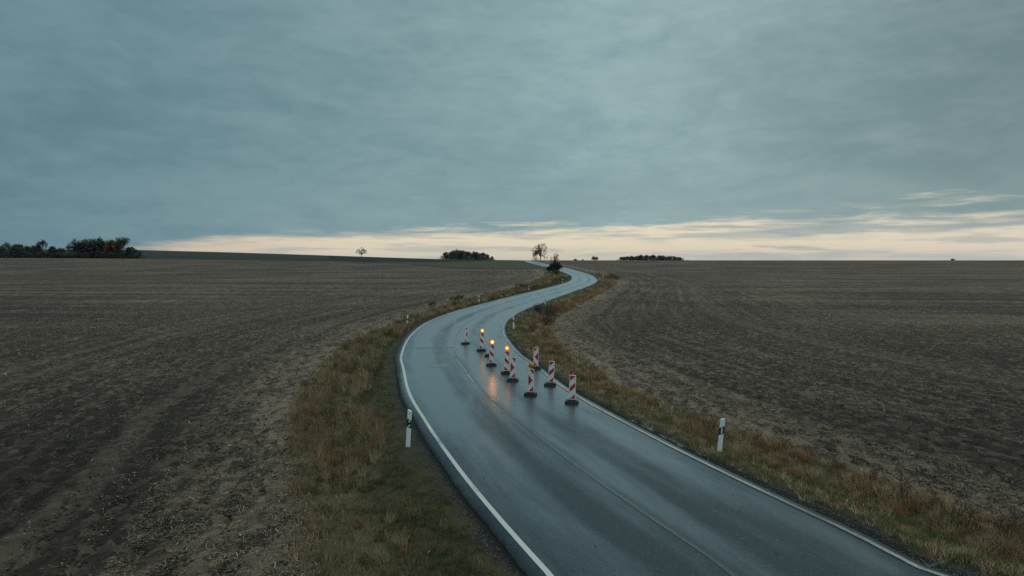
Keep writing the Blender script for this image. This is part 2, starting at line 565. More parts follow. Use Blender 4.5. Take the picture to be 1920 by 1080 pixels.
# gravel shoulder
gr_n = q.math('ADD', abt, q.math('MULTIPLY', q.math('SUBTRACT', mid, 0.5), 0.8))
gmask = q.rng(gr_n, 4.25, 3.85)
cell = q.voro(flat, 26.0, 'Color')
cellv = q.sep(cell)[0]
gravel = q.mix(q.rng(cellv, 0.35, 0.95), (0.016, 0.015, 0.014), (0.080, 0.077, 0.072))
gravel = q.mix(q.math('MULTIPLY', q.rng(mid, 0.4, 0.6), 0.55), gravel, (0.050, 0.043, 0.033))
land_c = q.mix(gmask, land_c, gravel)
land_c = q.mix(q.math('MULTIPLY', q.rng(q.math('ADD', abt, q.math('MULTIPLY', q.math('SUBTRACT', mid, 0.5), 0.3)), 3.86, 3.72), 0.8), land_c, (0.012, 0.011, 0.010))
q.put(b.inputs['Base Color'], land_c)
q.put(b.inputs['Roughness'], q.rng(fine, 0.3, 0.7, 0.75, 1.0))
b.inputs['Specular IOR Level'].default_value = 0.25
bp = q.node('ShaderNodeBump')
bp.inputs['Distance'].default_value = 0.10
q.put(bp.inputs['Strength'], q.rng(dist, 15.0, 260.0, 0.9, 0.35))
q.put(bp.inputs['Height'], q.math('ADD', fine, q.math('MULTIPLY', mid, 1.2)))
q.put(b.inputs['Normal'], bp.outputs[0])

# --- wet asphalt
def asphalt(name, k=1.0):
    m, q, b = new_mat(name)
    at, as_ = q.attr('t'), q.attr('s')
    pos = q.node('ShaderNodeNewGeometry').outputs['Position']
    dist = q.vmath('LENGTH', pos)
    grit = q.noise(pos, 55.0, 4.0, 0.7)
    spk = q.sep(q.voro(pos, 38.0, 'Color'))[0]
    wob = q.math('ADD', at, q.math('MULTIPLY', q.math('SUBTRACT', q.noise(q.comb(q.math('MULTIPLY', as_, 0.09), 0.0, 3.0), 1.0, 3.0, 0.5), 0.5), 0.7))
    blot = q.noise(q.comb(q.math('MULTIPLY', as_, 0.16), q.math('MULTIPLY', at, 0.75), 1.0), 1.0, 7.0, 0.62, 0.5)
    strk = q.noise(q.comb(q.math('MULTIPLY', as_, 0.035), q.math('MULTIPLY', at, 1.15), 5.0), 1.0, 5.0, 0.6, 0.15)
    # polished wheel tracks hold less water than the bands between them
    prof = q.node('ShaderNodeFloatCurve')
    c_ = prof.mapping.curves[0]
    P_ = [(-3.6, .35), (-3.0, .55), (-2.45, .80), (-1.9, .55), (-1.35, .12), (-0.85, .30), (-0.35, .85), (0.05, .55), (0.55, .35), (1.05, .10), (1.55, .35), (2.15, .95), (2.75, .60), (3.25, .25), (3.6, .30)]
    c_.points[0].location = (0, .35); c_.points[1].location = (1, .3)
    for a_, v_ in P_[1:-1]:
        c_.points.new((a_ + 3.6) / 7.2, v_)
    prof.mapping.update()
    q.put(prof.inputs['Value'], q.math('DIVIDE', q.math('ADD', wob, 3.6), 7.2))
    wet = q.math('ADD', q.math('MULTIPLY', prof.outputs[0], 0.48), q.math('ADD', q.math('MULTIPLY', q.math('SUBTRACT', blot, 0.5), 0.95), q.math('ADD', q.math('MULTIPLY', q.math('SUBTRACT', strk, 0.5), q.rng(dist, 60.0, 140.0, 0.6, 0.15)), 0.24)))
    wet = q.math('ADD', wet, q.rng(as_, 18.0, 46.0, -0.24, 0.27))
    margin = q.rng(q.math('ABSOLUTE', at), 3.44, 3.50)
    col = q.mix(q.rng(grit, 0.3, 0.75), (0.006 * k, 0.013 * k, 0.019 * k), (0.026 * k, 0.044 * k, 0.058 * k))
    col = q.mix(q.math('MULTIPLY', q.rng(spk, 0.90, 0.97), 0.35), col, (0.16, 0.16, 0.155))
    col = q.mix(q.math('MULTIPLY', margin, q.rng(blot, 0.35, 0.6, 0.1, 0.6)), col, (0.030, 0.028, 0.025))
    mud = q.noise(q.comb(q.math('MULTIPLY', as_, 0.5), q.math('MULTIPLY', at, 0.9), 7.0), 1.0, 6.0, 0.65, 0.4)
    mudm = q.math('MULTIPLY', q.math('MULTIPLY', q.rng(mud, 0.54, 0.66), q.rng(at, -1.0, -1.8)), q.math('MULTIPLY', q.rng(as_, 30.0, 36.0), q.rng(as_, 62.0, 52.0)))
    col = q.mix(q.math('MULTIPLY', mudm, 0.55), col, (0.13, 0.125, 0.115))
    en = q.math('ADD', q.math('MULTIPLY', q.math('SUBTRACT', q.noise(pos, 3.0, 6.0, 0.7), 0.5), 0.55), q.math('MULTIPLY', q.math('SUBTRACT', q.noise(pos, 14.0, 3.0, 0.6), 0.5), 0.12))
    dirt = q.math('MULTIPLY', q.rng(q.math('ADD', q.math('ABSOLUTE', at), en), 3.50, 3.64), 0.92)
    col = q.mix(dirt, col, q.mix(q.rng(spk, 0.4, 0.95), (0.017, 0.016, 0.015), (0.075, 0.072, 0.068)))
    q.put(b.inputs['Base Color'], col)
    q.put(b.inputs['Roughness'], q.math('ADD', q.rng(wet, 0.15, 0.85, 0.44, 0.30), q.math('MULTIPLY', dirt, 0.45)))
    b.inputs['IOR'].default_value = 1.5
    b.inputs['Specular Tint'].default_value = (0.74, 0.92, 1.0, 1)
    b.inputs['Coat Tint'].default_value = (0.86, 0.96, 1.0, 1)
    q.put(b.inputs['Specular IOR Level'], q.rng(wet, 0.1, 0.9, 0.30, 0.85))
    cw = q.math('MULTIPLY', q.rng(wet, 0.12, 0.80, 0.12, 1.0), q.math('SUBTRACT', 1.0, q.math('MULTIPLY', margin, 0.35)))
    q.put(b.inputs['Coat Weight'], q.math('MULTIPLY', q.math('MULTIPLY', cw, q.math('SUBTRACT', 1.0, q.math('MULTIPLY', mudm, 0.6))), q.math('SUBTRACT', 1.0, dirt)))
    b.inputs['Coat IOR'].default_value = 1.5
    q.put(b.inputs['Coat Roughness'], q.rng(wet, 0.2, 0.8, 0.44, 0.32))
    bp = q.node('ShaderNodeBump'); bp.inputs['Distance'].default_value = 0.006
    q.put(bp.inputs['Strength'], q.rng(dist, 10.0, 24.0, 0.30, 0.0))
    q.put(bp.inputs['Height'], grit)
    q.put(b.inputs['Normal'], bp.outputs[0])
    return m


M_road = asphalt('wet_asphalt')


def paint_mat(name, col, worn, rough=0.45, base=(0.05, 0.052, 0.054)):
    m, q, b = new_mat(name)
    pos = q.node('ShaderNodeNewGeometry').outputs['Position']
    at, as_ = q.attr('t'), q.attr('s')
    n = q.noise(pos, 40.0, 5.0, 0.7)
    n2_ = q.noise(q.comb(q.math('MULTIPLY', as_, 0.35), q.math('MULTIPLY', at, 2.0), 0.0), 1.0, 6.0, 0.7)
    w = q.rng(q.math('ADD', q.math('MULTIPLY', n, 0.5), q.math('MULTIPLY', n2_, 0.7)), worn - 0.12, worn + 0.12)
    q.put(b.inputs['Base Color'], q.mix(w, col, base))
    b.inputs['Roughness'].default_value = rough
    b.inputs['Coat Weight'].default_value = 0.55
    b.inputs['Coat Roughness'].default_value = 0.26
    return m


M_line = paint_mat('worn_white_paint', (0.62, 0.62, 0.60), 0.71)
M_line_r = paint_mat('dirty_white_paint', (0.44, 0.44, 0.42), 0.61)
M_line_c = paint_mat('almost_gone_white_paint', (0.34, 0.35, 0.34), 0.60)
M_seam = paint_mat('bitumen_seam', (0.016, 0.017, 0.018), 0.80, 0.3)
M_seam_light = paint_mat('pale_joint', (0.10, 0.115, 0.12), 0.62, 0.4)
M_patch = asphalt('newer_asphalt', 0.72)
M_patch_light = paint_mat('pale_smear', (0.15, 0.155, 0.15), 0.60, 0.4)

M_water, q, b = new_mat('puddle_water')
q.put(b.inputs['Base Color'], (0.02, 0.02, 0.018)); b.inputs['Roughness'].default_value = 0.03; b.inputs['IOR'].default_value = 1.33

# ------------------------------------------------------------------ ground mesh (fan of rings round the viewpoint, fine near, coarse far)
az_d = np.radians(np.arange(-46, 46.01, 0.165))
az_c = np.radians(np.concatenate([np.arange(46, 314, 3.0)[1:]]))
AZ = np.concatenate([az_d, az_c])
RR = [1.5, 4.0, 6.5, 8.5]
while RR[-1] < 900:
    RR.append(RR[-1] * 1.0078)
while RR[-1] < 6000:
    RR.append(RR[-1] * 1.06)
RR = np.array(RR)
na, nr = len(AZ), len(RR)
A2, R2 = np.meshgrid(AZ, RR)
GX, GY = (np.sin(A2) * R2).ravel(), (np.cos(A2) * R2).ravel()
gs, gt = road_st(GX, GY)
gv = verge_in(gs, gt)
gz = land(GX, GY)
ab = np.abs(gt)
near = 1 - ss(90, 260, np.hypot(GX, GY))
infield = ss(0.2, -0.6, gv)
rel = (fbm(GX * 1.7, GY * 1.7, 3, 4) - 0.5) * 0.16 + (fbm(GX * 7.0, GY * 7.0, 9, 3) - 0.5) * 0.10
furrow = 0.025 * np.sin(gt * 2 * PI / 0.9 + 2.0 * fbm(GX * .3, GY * .3, 5, 2)) * ss(50, 25, ab)
gz = gz + near * infield * (rel + furrow)
gz = gz + near * (1 - infield) * ((fbm(GX * 2.2, GY * 2.2, 11, 3) - 0.5) * 0.12) * ss(4.1, 4.9, ab)
gz = gz - 0.22 * ss(4.2, 5.6, ab) * ss(-0.6, 1.2, gv) * (ab < 40)          # shallow ditch under the verge
gz = gz - np.where(ab < 3.45, 0.12, 0.0) - 0.02 * ss(4.2, 3.5, ab) * (ab >= 3.45)


def inside(px, py, poly):
    r = np.zeros(len(px), bool)
    n = len(poly)
    for i in range(n):
        x1, y1 = poly[i]; x2, y2 = poly[(i + 1) % n]
        c = ((y1 > py) != (y2 > py)) & (px < (x2 - x1) * (py - y1) / (y2 - y1 + 1e-12) + x1)
        r ^= c
    return r


crop = [(-104, 384), (-76, 372), (-37, 369), (-23, 382), (-9, 409), (0, 455), (40, 760), (60, 1200), (-330, 1200), (-205, 760)]
mead = [(-104, 384), (-76, 366), (-52, 334), (-24, 281), (0, 275), (12, 275), (16, 322), (12, 361), (10.5, 400), (2, 452), (-9, 409), (-23, 382), (-37, 369), (-76, 372)]
back = [(-104, 386), (-176, 400), (-234, 427), (-313, 420), (-900, 430), (-3000, 1500), (-600, 1500), (-330, 1200), (-205, 760)]
z_crop, z_mead, z_back = inside(GX, GY, crop), inside(GX, GY, mead), inside(GX, GY, back)
z_mead &= gt > 4
zonev = (z_crop | z_mead | z_back).astype(float)
zcolv = np.zeros((len(GX), 3))
zcolv[:] = (0.06, 0.055, 0.04)
zcolv[z_back] = (0.036, 0.037, 0.029)
nearback = z_back & (GY < 520 + 0.0 * GX)
zcolv[nearback] = (0.022, 0.031, 0.027)
zcolv[z_crop] = (0.012, 0.017, 0.014)
zcolv[z_mead] = (0.075, 0.066, 0.034)
ditch = z_mead & (np.abs(GY - np.interp(GX, [-76, -52, -24, 0, 12], [366, 334, 281, 275, 275])) < 9) & (GX < 6)
zcolv[ditch] = (0.026, 0.032, 0.022)

ii = np.arange(nr - 1)[:, None] * na
jj = np.arange(na)[None, :]
j2 = (jj + 1) % na
QUAD = np.stack([ii + jj, ii + j2, ii + na + j2, ii + na + jj], -1).reshape(-1, 4)[:, ::-1]
GV3 = np.stack([GX, GY, gz], 1)
fc_ = QUAD[:, 0]
side_l = gt[fc_] > 0
cls = np.where(gv[fc_] > 0, np.where(side_l, 2, 3), np.where(side_l, 0, 1))
cls = np.where(z_mead[fc_], 4, cls); cls = np.where(z_crop[fc_], 5, cls); cls = np.where(z_back[fc_], 6, cls)
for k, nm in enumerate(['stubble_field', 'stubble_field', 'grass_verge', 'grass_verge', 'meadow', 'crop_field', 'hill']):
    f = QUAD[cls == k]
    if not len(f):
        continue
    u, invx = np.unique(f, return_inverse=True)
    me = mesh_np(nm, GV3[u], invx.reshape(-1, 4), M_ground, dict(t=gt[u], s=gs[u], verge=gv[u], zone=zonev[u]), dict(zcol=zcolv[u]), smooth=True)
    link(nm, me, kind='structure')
# patch of ground straight under the viewpoint
cap = [(math.sin(a) * 1.5, math.cos(a) * 1.5, 0) for a in np.linspace(0, 2 * PI, 24, endpoint=False)]


def ground_z(x, y, s=None, t=None):
    """height of the finished ground without its small relief"""
    if s is None:
        s, t = road_st(x, y)
    a = np.abs(t)
    v = verge_in(s, t)
    return land(x, y) - 0.22 * ss(4.2, 5.6, a) * ss(-0.6, 1.2, v) * (a < 40)


# ------------------------------------------------------------------ road
def strip(name, s0, s1, tl, tr, lift, mat, ds=0.7, nt_=2, parent=None, kind=None, edge=0.0):
    """ribbon along the road; tl and tr are numbers or functions of s"""
    n = max(2, int((s1 - s0) / ds) + 1)
    s = np.linspace(s0, s1, n)
    L_ = tl(s) if callable(tl) else np.full(n, tl)
    R_ = tr(s) if callable(tr) else np.full(n, tr)
    u = np.linspace(0, 1, nt_)
    T = L_[:, None] + (R_ - L_)[:, None] * u[None]
    S2 = np.repeat(s[:, None], nt_, 1)
    x, y = road_xy(S2.ravel(), T.ravel())
    z = land(x, y) + lift
    V = np.stack([x, y, z], 1)
    i_ = np.arange(n - 1)[:, None] * nt_; j_ = np.arange(nt_ - 1)[None]
    F = np.stack([i_ + j_, i_ + j_ + 1, i_ + nt_ + j_ + 1, i_ + nt_ + j_], -1).reshape(-1, 4)
    at_s, at_t = S2.ravel(), T.ravel()
    if edge:
        for col in (0, nt_ - 1):                         # side faces of the asphalt
            top = np.arange(n) * nt_ + col
            base = len(V)
            low_ = V[top].copy(); low_[:, 2] -= edge
            V = np.vstack([V, low_]); at_s = np.concatenate([at_s, at_s[top]]); at_t = np.concatenate([at_t, at_t[top]])
            k_ = np.arange(n - 1)
            ff = np.stack([top[:-1], top[1:], base + k_ + 1, base + k_], -1)
            F = np.vstack([F, ff if col == 0 else ff[:, ::-1]])
    me = mesh_np(name, V, F, mat, dict(s=at_s, t=at_t))
    return link(name, me, parent, kind)


hw = lambda s: np.interp(s, CS, HWID)
jag = lambda s, k: 0.05 * (fbm(s * 0.9, s * 0 + k, 21, 3) - 0.5)
road = strip('road', 0.5, CS[-1] - 1, lambda s: hw(s) + 0.34 + 2.2 * jag(s, 1), lambda s: -hw(s) - 0.20 - jag(s, 5), 0.030, M_road, 0.6, 17, None, 'structure', 0.10)
L1, L2, L3 = 0.0345, 0.0385, 0.0425
strip('edge_line', 0.6, CS[-1] - 2, lambda s: hw(s) + 0.060, lambda s: hw(s) - 0.060, L3, M_line, 0.6, 2, road)
strip('edge_line', 0.6, CS[-1] - 2, lambda s: -hw(s) + 0.055, lambda s: -hw(s) - 0.055, L3, M_line_r, 0.6, 2, road)
cl = lambda s: np.interp(s, [0, 22, 36, 54, 62, 82, 110], [0.17, 0.16, 0.17, 0.30, 0.08, -0.2, -0.1])
strip('centre_seam', 4, 110, lambda s: cl(s) - 0.015, lambda s: cl(s) - 0.06 - jag(s, 2) * .4, L2, M_seam, 0.5, 2, road)
strip('faded_centre_line', 4, 54, lambda s: cl(s) + 0.030, lambda s: cl(s) - 0.008, L2, M_seam_light, 0.5, 2, road)
strip('worn_paint', 43, 51, lambda s: cl(s) + 0.18, lambda s: cl(s) + 0.07, L2, M_line_c, 0.4, 2, road)
strip('worn_paint', 54.5, 58.5, lambda s: cl(s) - 0.10 - 0.06 * (s - 54), lambda s: cl(s) - 0.20 - 0.06 * (s - 54), L2, M_line_c, 0.4, 2, road)
strip('centre_line', 118, 262, 0.06, -0.06, L2, M_line_r, 0.6, 2, road)
ol = lambda s: np.interp(s, [55.5, 62, 69, 78, 90], [1.88, 1.80, 1.72, 1.2, 0.7])
strip('old_joint', 55.5, 92, lambda s: ol(s) + 0.04, lambda s: ol(s) - 0.03, L2, M_line_c, 0.5, 2, road)
strip('cross_joint', 55.3, 55.45, 3.0, 0.3, L3, M_seam, 0.1, 6, road)
strip('asphalt_patch', 49.2, 55.2, lambda s: 2.0 + 0 * s, lambda s: 1.30 - 0.02 * (s - 49), L1, M_patch, 0.5, 2, road)
strip('pale_smear', 47.6, 49.0, 2.05, 1.15, L1, M_patch_light, 0.4, 3, road)


# puddles in the gravel on the right
def puddle(s, t, ls, lt, seed):
    r_ = np.random.default_rng(seed)
    a = np.linspace(0, 2 * PI, 18, endpoint=False)
    k = 1 + 0.9 * (r_.random(18) - 0.5) + 0.3 * np.sin(3 * a + seed)
    x, y = road_xy(s + np.cos(a) * ls * k, t + np.sin(a) * lt * k)
    x0, y0 = road_xy(s, t)
    V = np.vstack([np.stack([x, y, land(x, y) - 0.006], 1), [[x0, y0, land(x0, y0) - 0.006]]])
    F = [(i, (i + 1) % 18, 18) for i in range(18)]
    o = link('puddle', mesh_np('puddle', V, F, M_water), kind='structure')


for i, (s_, t_, l1, l2) in enumerate([(34.6, -3.70, .30, .07), (33.4, -3.72, .45, .08), (31.3, -3.72, .55, .11), (30.2, -3.74, .35, .09), (32.2, -3.68, .3, .05)]):
    puddle(s_, t_, l1, l2, i)


# ------------------------------------------------------------------ grass, straw, grit (stuff)
def sample(n, s0, s1, tfun, power=1.6):
    """random stations, denser near the viewer"""
    grid = np.linspace(s0, s1, 400)
    gx_, gy_ = road_xy(grid, grid * 0)
    w = 1.0 / np.maximum(np.hypot(gx_, gy_), 11) ** power
    c = np.cumsum(w); c = (c - c[0]) / (c[-1] - c[0])
    s = np.interp(rng.random(n), c, grid)
    t = tfun(s, rng.random(n))
    x, y = road_xy(s, t)
    return s, t, x, y


def blades(x, y, z, h, lean, ang, wid, col, bent=False):
    n = len(x)
    face = rng.random(n) * 2 * PI
    fx, fy = np.cos(face) * wid / 2, np.sin(face) * wid / 2
    lx, ly = np.cos(ang) * lean, np.sin(ang) * lean
    B = np.stack([x, y, z], 1)
    off = np.stack([fx, fy, 0 * fx], 1)
    if not bent:
        tip = B + np.stack([lx, ly, h], 1)
        V = np.stack([B - off, B + off, tip], 1).reshape(-1, 3)
        F = np.arange(3 * n).reshape(-1, 3)
        C = np.repeat(col, 3, 0)
    else:
        midp = B + np.stack([lx * .35, ly * .35, h * .62], 1)
        tip = B + np.stack([lx, ly, h], 1)
        V = np.stack([B - off, B + off, midp - off * .7, midp + off * .7, tip], 1).reshape(-1, 3)
        o = np.arange(n)[:, None] * 5
        F = np.concatenate([o + [0, 1, 3], o + [0, 3, 2], o + [2, 3, 4]], 0)
        C = np.repeat(col, 5, 0)
    return V, F, C


def palette(n, cols, w, jitter=0.25):
    c = np.array(cols)[rng.choice(len(cols), n, p=np.array(w) / sum(w))]
    return c * (1 + jitter * (rng.random((n, 1)) * 2 - 1)) * (1 + 0.06 * (rng.random((n, 3)) * 2 - 1))


GREEN, OLIVE, BROWN, STRAW, RUST = (0.060, 0.088, 0.028), (0.115, 0.122, 0.042), (0.13, 0.085, 0.050), (0.40, 0.30, 0.19), (0.29, 0.155, 0.085)


def tufts(name, s, t, per, h, spread, lean, wid, cols, wts):
    """grass tufts: per blades fan out of every centre; h, spread, lean are arrays over the centres"""
    n = len(s)
    x, y = road_xy(s, t)
    z = ground_z(x, y, s, t)
    base = palette(n, cols, wts, 0.35) if not isinstance(cols, np.ndarray) else cols
    k = np.repeat(np.arange(n), per)
    m = len(k)
    a_ = rng.random(m) * 2 * PI
    rr = np.abs(rng.normal(0, 1, m)) * spread[k]
    bx, by = x[k] + np.cos(a_) * rr, y[k] + np.sin(a_) * rr
    ang = a_ + rng.normal(0, 0.7, m)
    wind = rng.random(n) * 2 * PI
    hh = h[k] * (0.35 + 0.75 * rng.random(m))
    ln = hh * lean[k] * (0.2 + 1.1 * rng.random(m))
    lx = np.cos(ang) * ln + np.cos(wind[k]) * hh * 0.25; ly = np.sin(ang) * ln + np.sin(wind[k]) * hh * 0.25
    col = base[k] * (0.72 + 0.56 * rng.random((m, 1)))
    dist_ = np.hypot(bx, by)
    V, F, C = blades(bx, by, z[k] - 0.02, hh, np.hypot(lx, ly), np.arctan2(ly, lx), wid * np.maximum(1, dist_ / 24), col, True)
    link(name, mesh_np(name, V, F, M_grass, cols=dict(col=C)), kind='stuff')


def bands(sgn, s, t):
    ve = VL if sgn > 0 else VR
    inner = 4.0 if sgn > 0 else 3.75
    w_ = np.interp(s, *ve) - inner
    x, y = road_xy(s, t)
    return (np.abs(t) - inner) / w_ + (fbm(x * .9, y * .9, 77, 3) - 0.5) * 0.45, x, y


def verge(sgn):
    ve = VL if sgn > 0 else VR
    inner = 4.0 if sgn > 0 else 3.75
    # low turf
    n = 15000 if sgn > 0 else 13000
    s, t, x, y = sample(n, 14, 230, lambda s, u: sgn * (inner + u * (np.interp(s, *ve) + 0.35 - inner)))
    p_, x, y = bands(sgn, s, t)
    keep = rng.random(n) < np.clip(0.12 + p_ * 4.5, 0.05, 1)
    s, t, p_, x, y = s[keep], t[keep], p_[keep], x[keep], y[keep]
    n = len(s)
    lod = np.maximum(1, np.hypot(x, y) / 24)
    col = palette(n, [GREEN, OLIVE, BROWN], [5, 2.4, 1.3], 0.3)
    if sgn > 0:
        dry = rng.random(n) < np.clip((p_ - 0.55) * 2.4, 0.04, 0.85)
    else:
        dry = rng.random(n) < np.where(p_ < 0.42, 0.62, np.where(p_ < 0.72, 0.10, 0.75))
    col[dry] = palette(int(dry.sum()), [STRAW, OLIVE, BROWN, RUST], [2.4, 2.2, 1.5, 0.6], 0.3)
    h = (0.06 + 0.09 * rng.random(n)) * (1 + 0.5 * dry) * lod ** 0.45
    if sgn < 0:
        col *= 1.45
    tufts('short_grass', s, t, 13, h, (0.05 + 0.05 * rng.random(n)) * lod, 0.5 + 0.9 * rng.random(n), 0.009, col, None)
    # tall dry tufts along the field
    n = 3600 if sgn > 0 else 3300
    s, t, x, y = sample(n, 14, 250, lambda s, u: sgn * (np.interp(s, *ve) + 0.35 - (2.7 if sgn > 0 else 1.5) * u ** 1.4 * np.interp(s, [0, 45, 60, 400], [1, 1, 1.5, 1.5])), 1.35)
    t = sgn * np.maximum(np.abs(t), inner + 0.35 + 0.3 * rng.random(n)); x, y = road_xy(s, t)
    cl_ = 0.6 * fbm(x * .5, y * .5, 41 + sgn, 3) + 0.4 * vn(x * 1.7, y * 1.7, 43)
    thin = np.interp(s, [14, 29, 35, 60, 120], [0.30, 0.35, 1, 1, .8]) if sgn > 0 else np.interp(s, [14, 60, 90], [0.9, 1, 1])
    keep = (cl_ > 0.43) & (rng.random(n) < thin)
    s, t, x, y, cl_ = s[keep], t[keep], x[keep], y[keep], cl_[keep]
    n = len(s)
    lod = np.maximum(1, np.hypot(x, y) / 28)
    tall = np.interp(s, [14, 30, 36, 55, 110, 200], [.24, .30, .55, .50, .5, .55]) if sgn > 0 else np.interp(s, [14, 40, 60, 90, 200], [.27, .27, .38, .46, .5])
    h = tall * (0.55 + 0.8 * rng.random(n)) * (0.55 + 0.9 * cl_)
    col = palette(n, [STRAW, RUST, BROWN, OLIVE], [3.4, 2.0, 1.2, 0.8] if sgn > 0 else [2.2, 3.2, 1.6, 0.7], 0.35)
    if sgn < 0:
        col *= 1.25
    tufts('dry_grass', s, t, 34, h, (0.05 + 0.09 * rng.random(n)) * lod ** .7, 0.35 + 0.6 * rng.random(n), 0.008, col, None)


verge(1)
verge(-1)


# straw and maize residue lying on the fields
def residue(n):
    a = np.radians(rng.uniform(-44, 44, n))
    r = 10.5 * np.exp(rng.random(n) ** 1.15 * math.log(95 / 10.5))
    x, y = np.sin(a) * r, np.cos(a) * r
    s, t = road_st(x, y)
    v = verge_in(s, t)
    st_ = fbm(np.where(np.abs(t) < 60, s, x) * 0.05, np.where(np.abs(t) < 60, t, y) * .8, 51, 3)
    pat = 0.55 * st_ + 0.45 * fbm(x * .7, y * .7, 52, 3)
    dens = np.where(v > -3.5, 1.0, np.interp(y + (pat - .5) * 30, [12, 18, 40], [0.10, 0.22, 1.0]))
    keep = (v < 0.15) & (rng.random(n) < np.clip((pat - 0.36) * 4 + 0.75 * ss(-4.5, -0.3, v), 0.06, 1) * dens)
    x, y, s, t, r = x[keep], y[keep], s[keep], t[keep], r[keep]
    n = len(x)
    lod = np.maximum(1, r / 24)
    ln = (0.022 + 0.11 * rng.random(n) ** 3.0) * lod ** 0.6
    w = (0.006 + 0.012 * rng.random(n)) * lod ** 0.95
    an = rng.random(n) * 2 * PI
    up = rng.random(n) ** 3 * 0.7
    dx_, dy_, dz_ = np.cos(an) * np.cos(up) * ln, np.sin(an) * np.cos(up) * ln, np.sin(up) * ln
    ox, oy = -np.sin(an) * w / 2, np.cos(an) * w / 2
    z = ground_z(x, y, s, t) + (fbm(x * 1.7, y * 1.7, 3, 4) - 0.5) * 0.16 + (fbm(x * 7, y * 7, 9, 3) - 0.5) * 0.10 + 0.012 + 0.02 * rng.random(n)
    P = np.stack([x, y, z], 1); D = np.stack([dx_, dy_, dz_], 1); O = np.stack([ox, oy, 0.35 * w * (rng.random(n) - .5)], 1)
    V = np.stack([P - O, P + O, P + D + O * .6, P + D - O * .6], 1).reshape(-1, 3)
    F = np.arange(4 * n).reshape(-1, 4)
    col = palette(n, [(0.20, 0.155, 0.11), (0.29, 0.24, 0.18), (0.13, 0.09, 0.06), (0.55, 0.52, 0.44), (0.40, 0.22, 0.05), (0.30, 0.06, 0.03)], [4, 2.0, 4.2, 0.25, 0.08, 0.05], 0.3)
    link('straw_residue', mesh_np('straw_residue', V, F, M_straw, cols=dict(col=np.repeat(col, 4, 0))), kind='stuff')


residue(620000)


def lumps(name, x, y, z, size, mat, squash=0.6):
    """small irregular stones or clods as one mesh"""
    ico = np.array([(0, 0, 1), (.89, 0, .2), (.28, .85, .2), (-.72, .53, .2), (-.72, -.53, .2), (.28, -.85, .2), (0, 0, -.4)])
    fac = np.array([(0, 1, 2), (0, 2, 3), (0, 3, 4), (0, 4, 5), (0, 5, 1), (6, 2, 1), (6, 3, 2), (6, 4, 3), (6, 5, 4), (6, 1, 5)])
    n = len(x)
    a = rng.random(n) * 2 * PI
    P = ico[None] * (0.65 + 0.7 * rng.random((n, 7, 1))) * size[:, None, None]
    P[..., 2] *= squash
    c, s_ = np.cos(a)[:, None], np.sin(a)[:, None]
    px2 = P[..., 0] * c - P[..., 1] * s_; py2 = P[..., 0] * s_ + P[..., 1] * c
    V = np.stack([px2 + x[:, None], py2 + y[:, None], P[..., 2] + z[:, None]], -1).reshape(-1, 3)
    F = (fac[None] + (np.arange(n) * 7)[:, None, None]).reshape(-1, 3)
    link(name, mesh_np(name, V, F, mat), kind='stuff')


# clods in the fields
n = 60000
a = np.radians(rng.uniform(-44, 44, n)); r = 10.5 * np.exp(rng.random(n) * math.log(70 / 10.5))
x, y = np.sin(a) * r, np.cos(a) * r
s, t = road_st(x, y); k = verge_in(s, t) < -0.1
x, y, s, t, r = x[k], y[k], s[k], t[k], r[k]
lumps('soil_clods', x, y, ground_z(x, y, s, t) + (fbm(x * 1.7, y * 1.7, 3, 4) - 0.5) * 0.16 + (fbm(x * 7, y * 7, 9, 3) - 0.5) * 0.10,
      0.015 + 0.036 * rng.random(len(x)) ** 2.5, M_soilclod)
# gravel on the shoulders
n = 9000
s, t, x, y = sample(n, 14, 75, lambda s, u: np.where(rng.random(len(s)) < .5, 1, -1) * (3.55 + 0.75 * rng.random(len(s)) ** 1.3))
t = np.where(t > 0, t + 0.17, t); x, y = road_xy(s, t)
lumps('gravel', x, y, land(x, y) - 0.012, 0.008 + 0.022 * rng.random(n) ** 2, M_stone)
# mud crumbs dropped on the closed lane
n = 300
s = np.concatenate([rng.normal(43, 6, 200), rng.uniform(18, 60, 100)]); t = np.concatenate([rng.normal(-2.0, 0.8, 200), rng.uniform(-3.2, 3, 100)])
k = (np.abs(t) < 3.3); s, t = s[k], t[k]
x, y = road_xy(s, t)
lumps('mud_crumbs', x, y, land(x, y) + 0.032, 0.007 + 0.024 * rng.random(len(x)) ** 4, M_soilclod, 0.5)


# ------------------------------------------------------------------ tubes for stems and branches
class Tubes:
    def __init__(self, sides=4):
        self.V, self.F, self.n = [], [], sides

    def seg(self, p0, p1, r0, r1):
        d_ = p1 - p0
        L_ = np.linalg.norm(d_)
        if L_ < 1e-6:
            return
        d_ = d_ / L_
        u = np.cross(d_, (0.3, 0.1, 1.0) if abs(d_[2]) < 0.9 else (1.0, 0.2, 0)); u /= np.linalg.norm(u)
        v = np.cross(d_, u)
        o = len(self.V)
        for p_, r_ in ((p0, r0), (p1, r1)):
            for k in range(self.n):
                a_ = 2 * PI * k / self.n
                self.V.append(p_ + r_ * (math.cos(a_) * u + math.sin(a_) * v))
        for k in range(self.n):
            k2 = (k + 1) % self.n
            self.F.append((o + k, o + k2, o + self.n + k2, o + self.n + k))

    def mesh(self, name, mat):
        return mesh_np(name, np.array(self.V), np.array(self.F), mat)


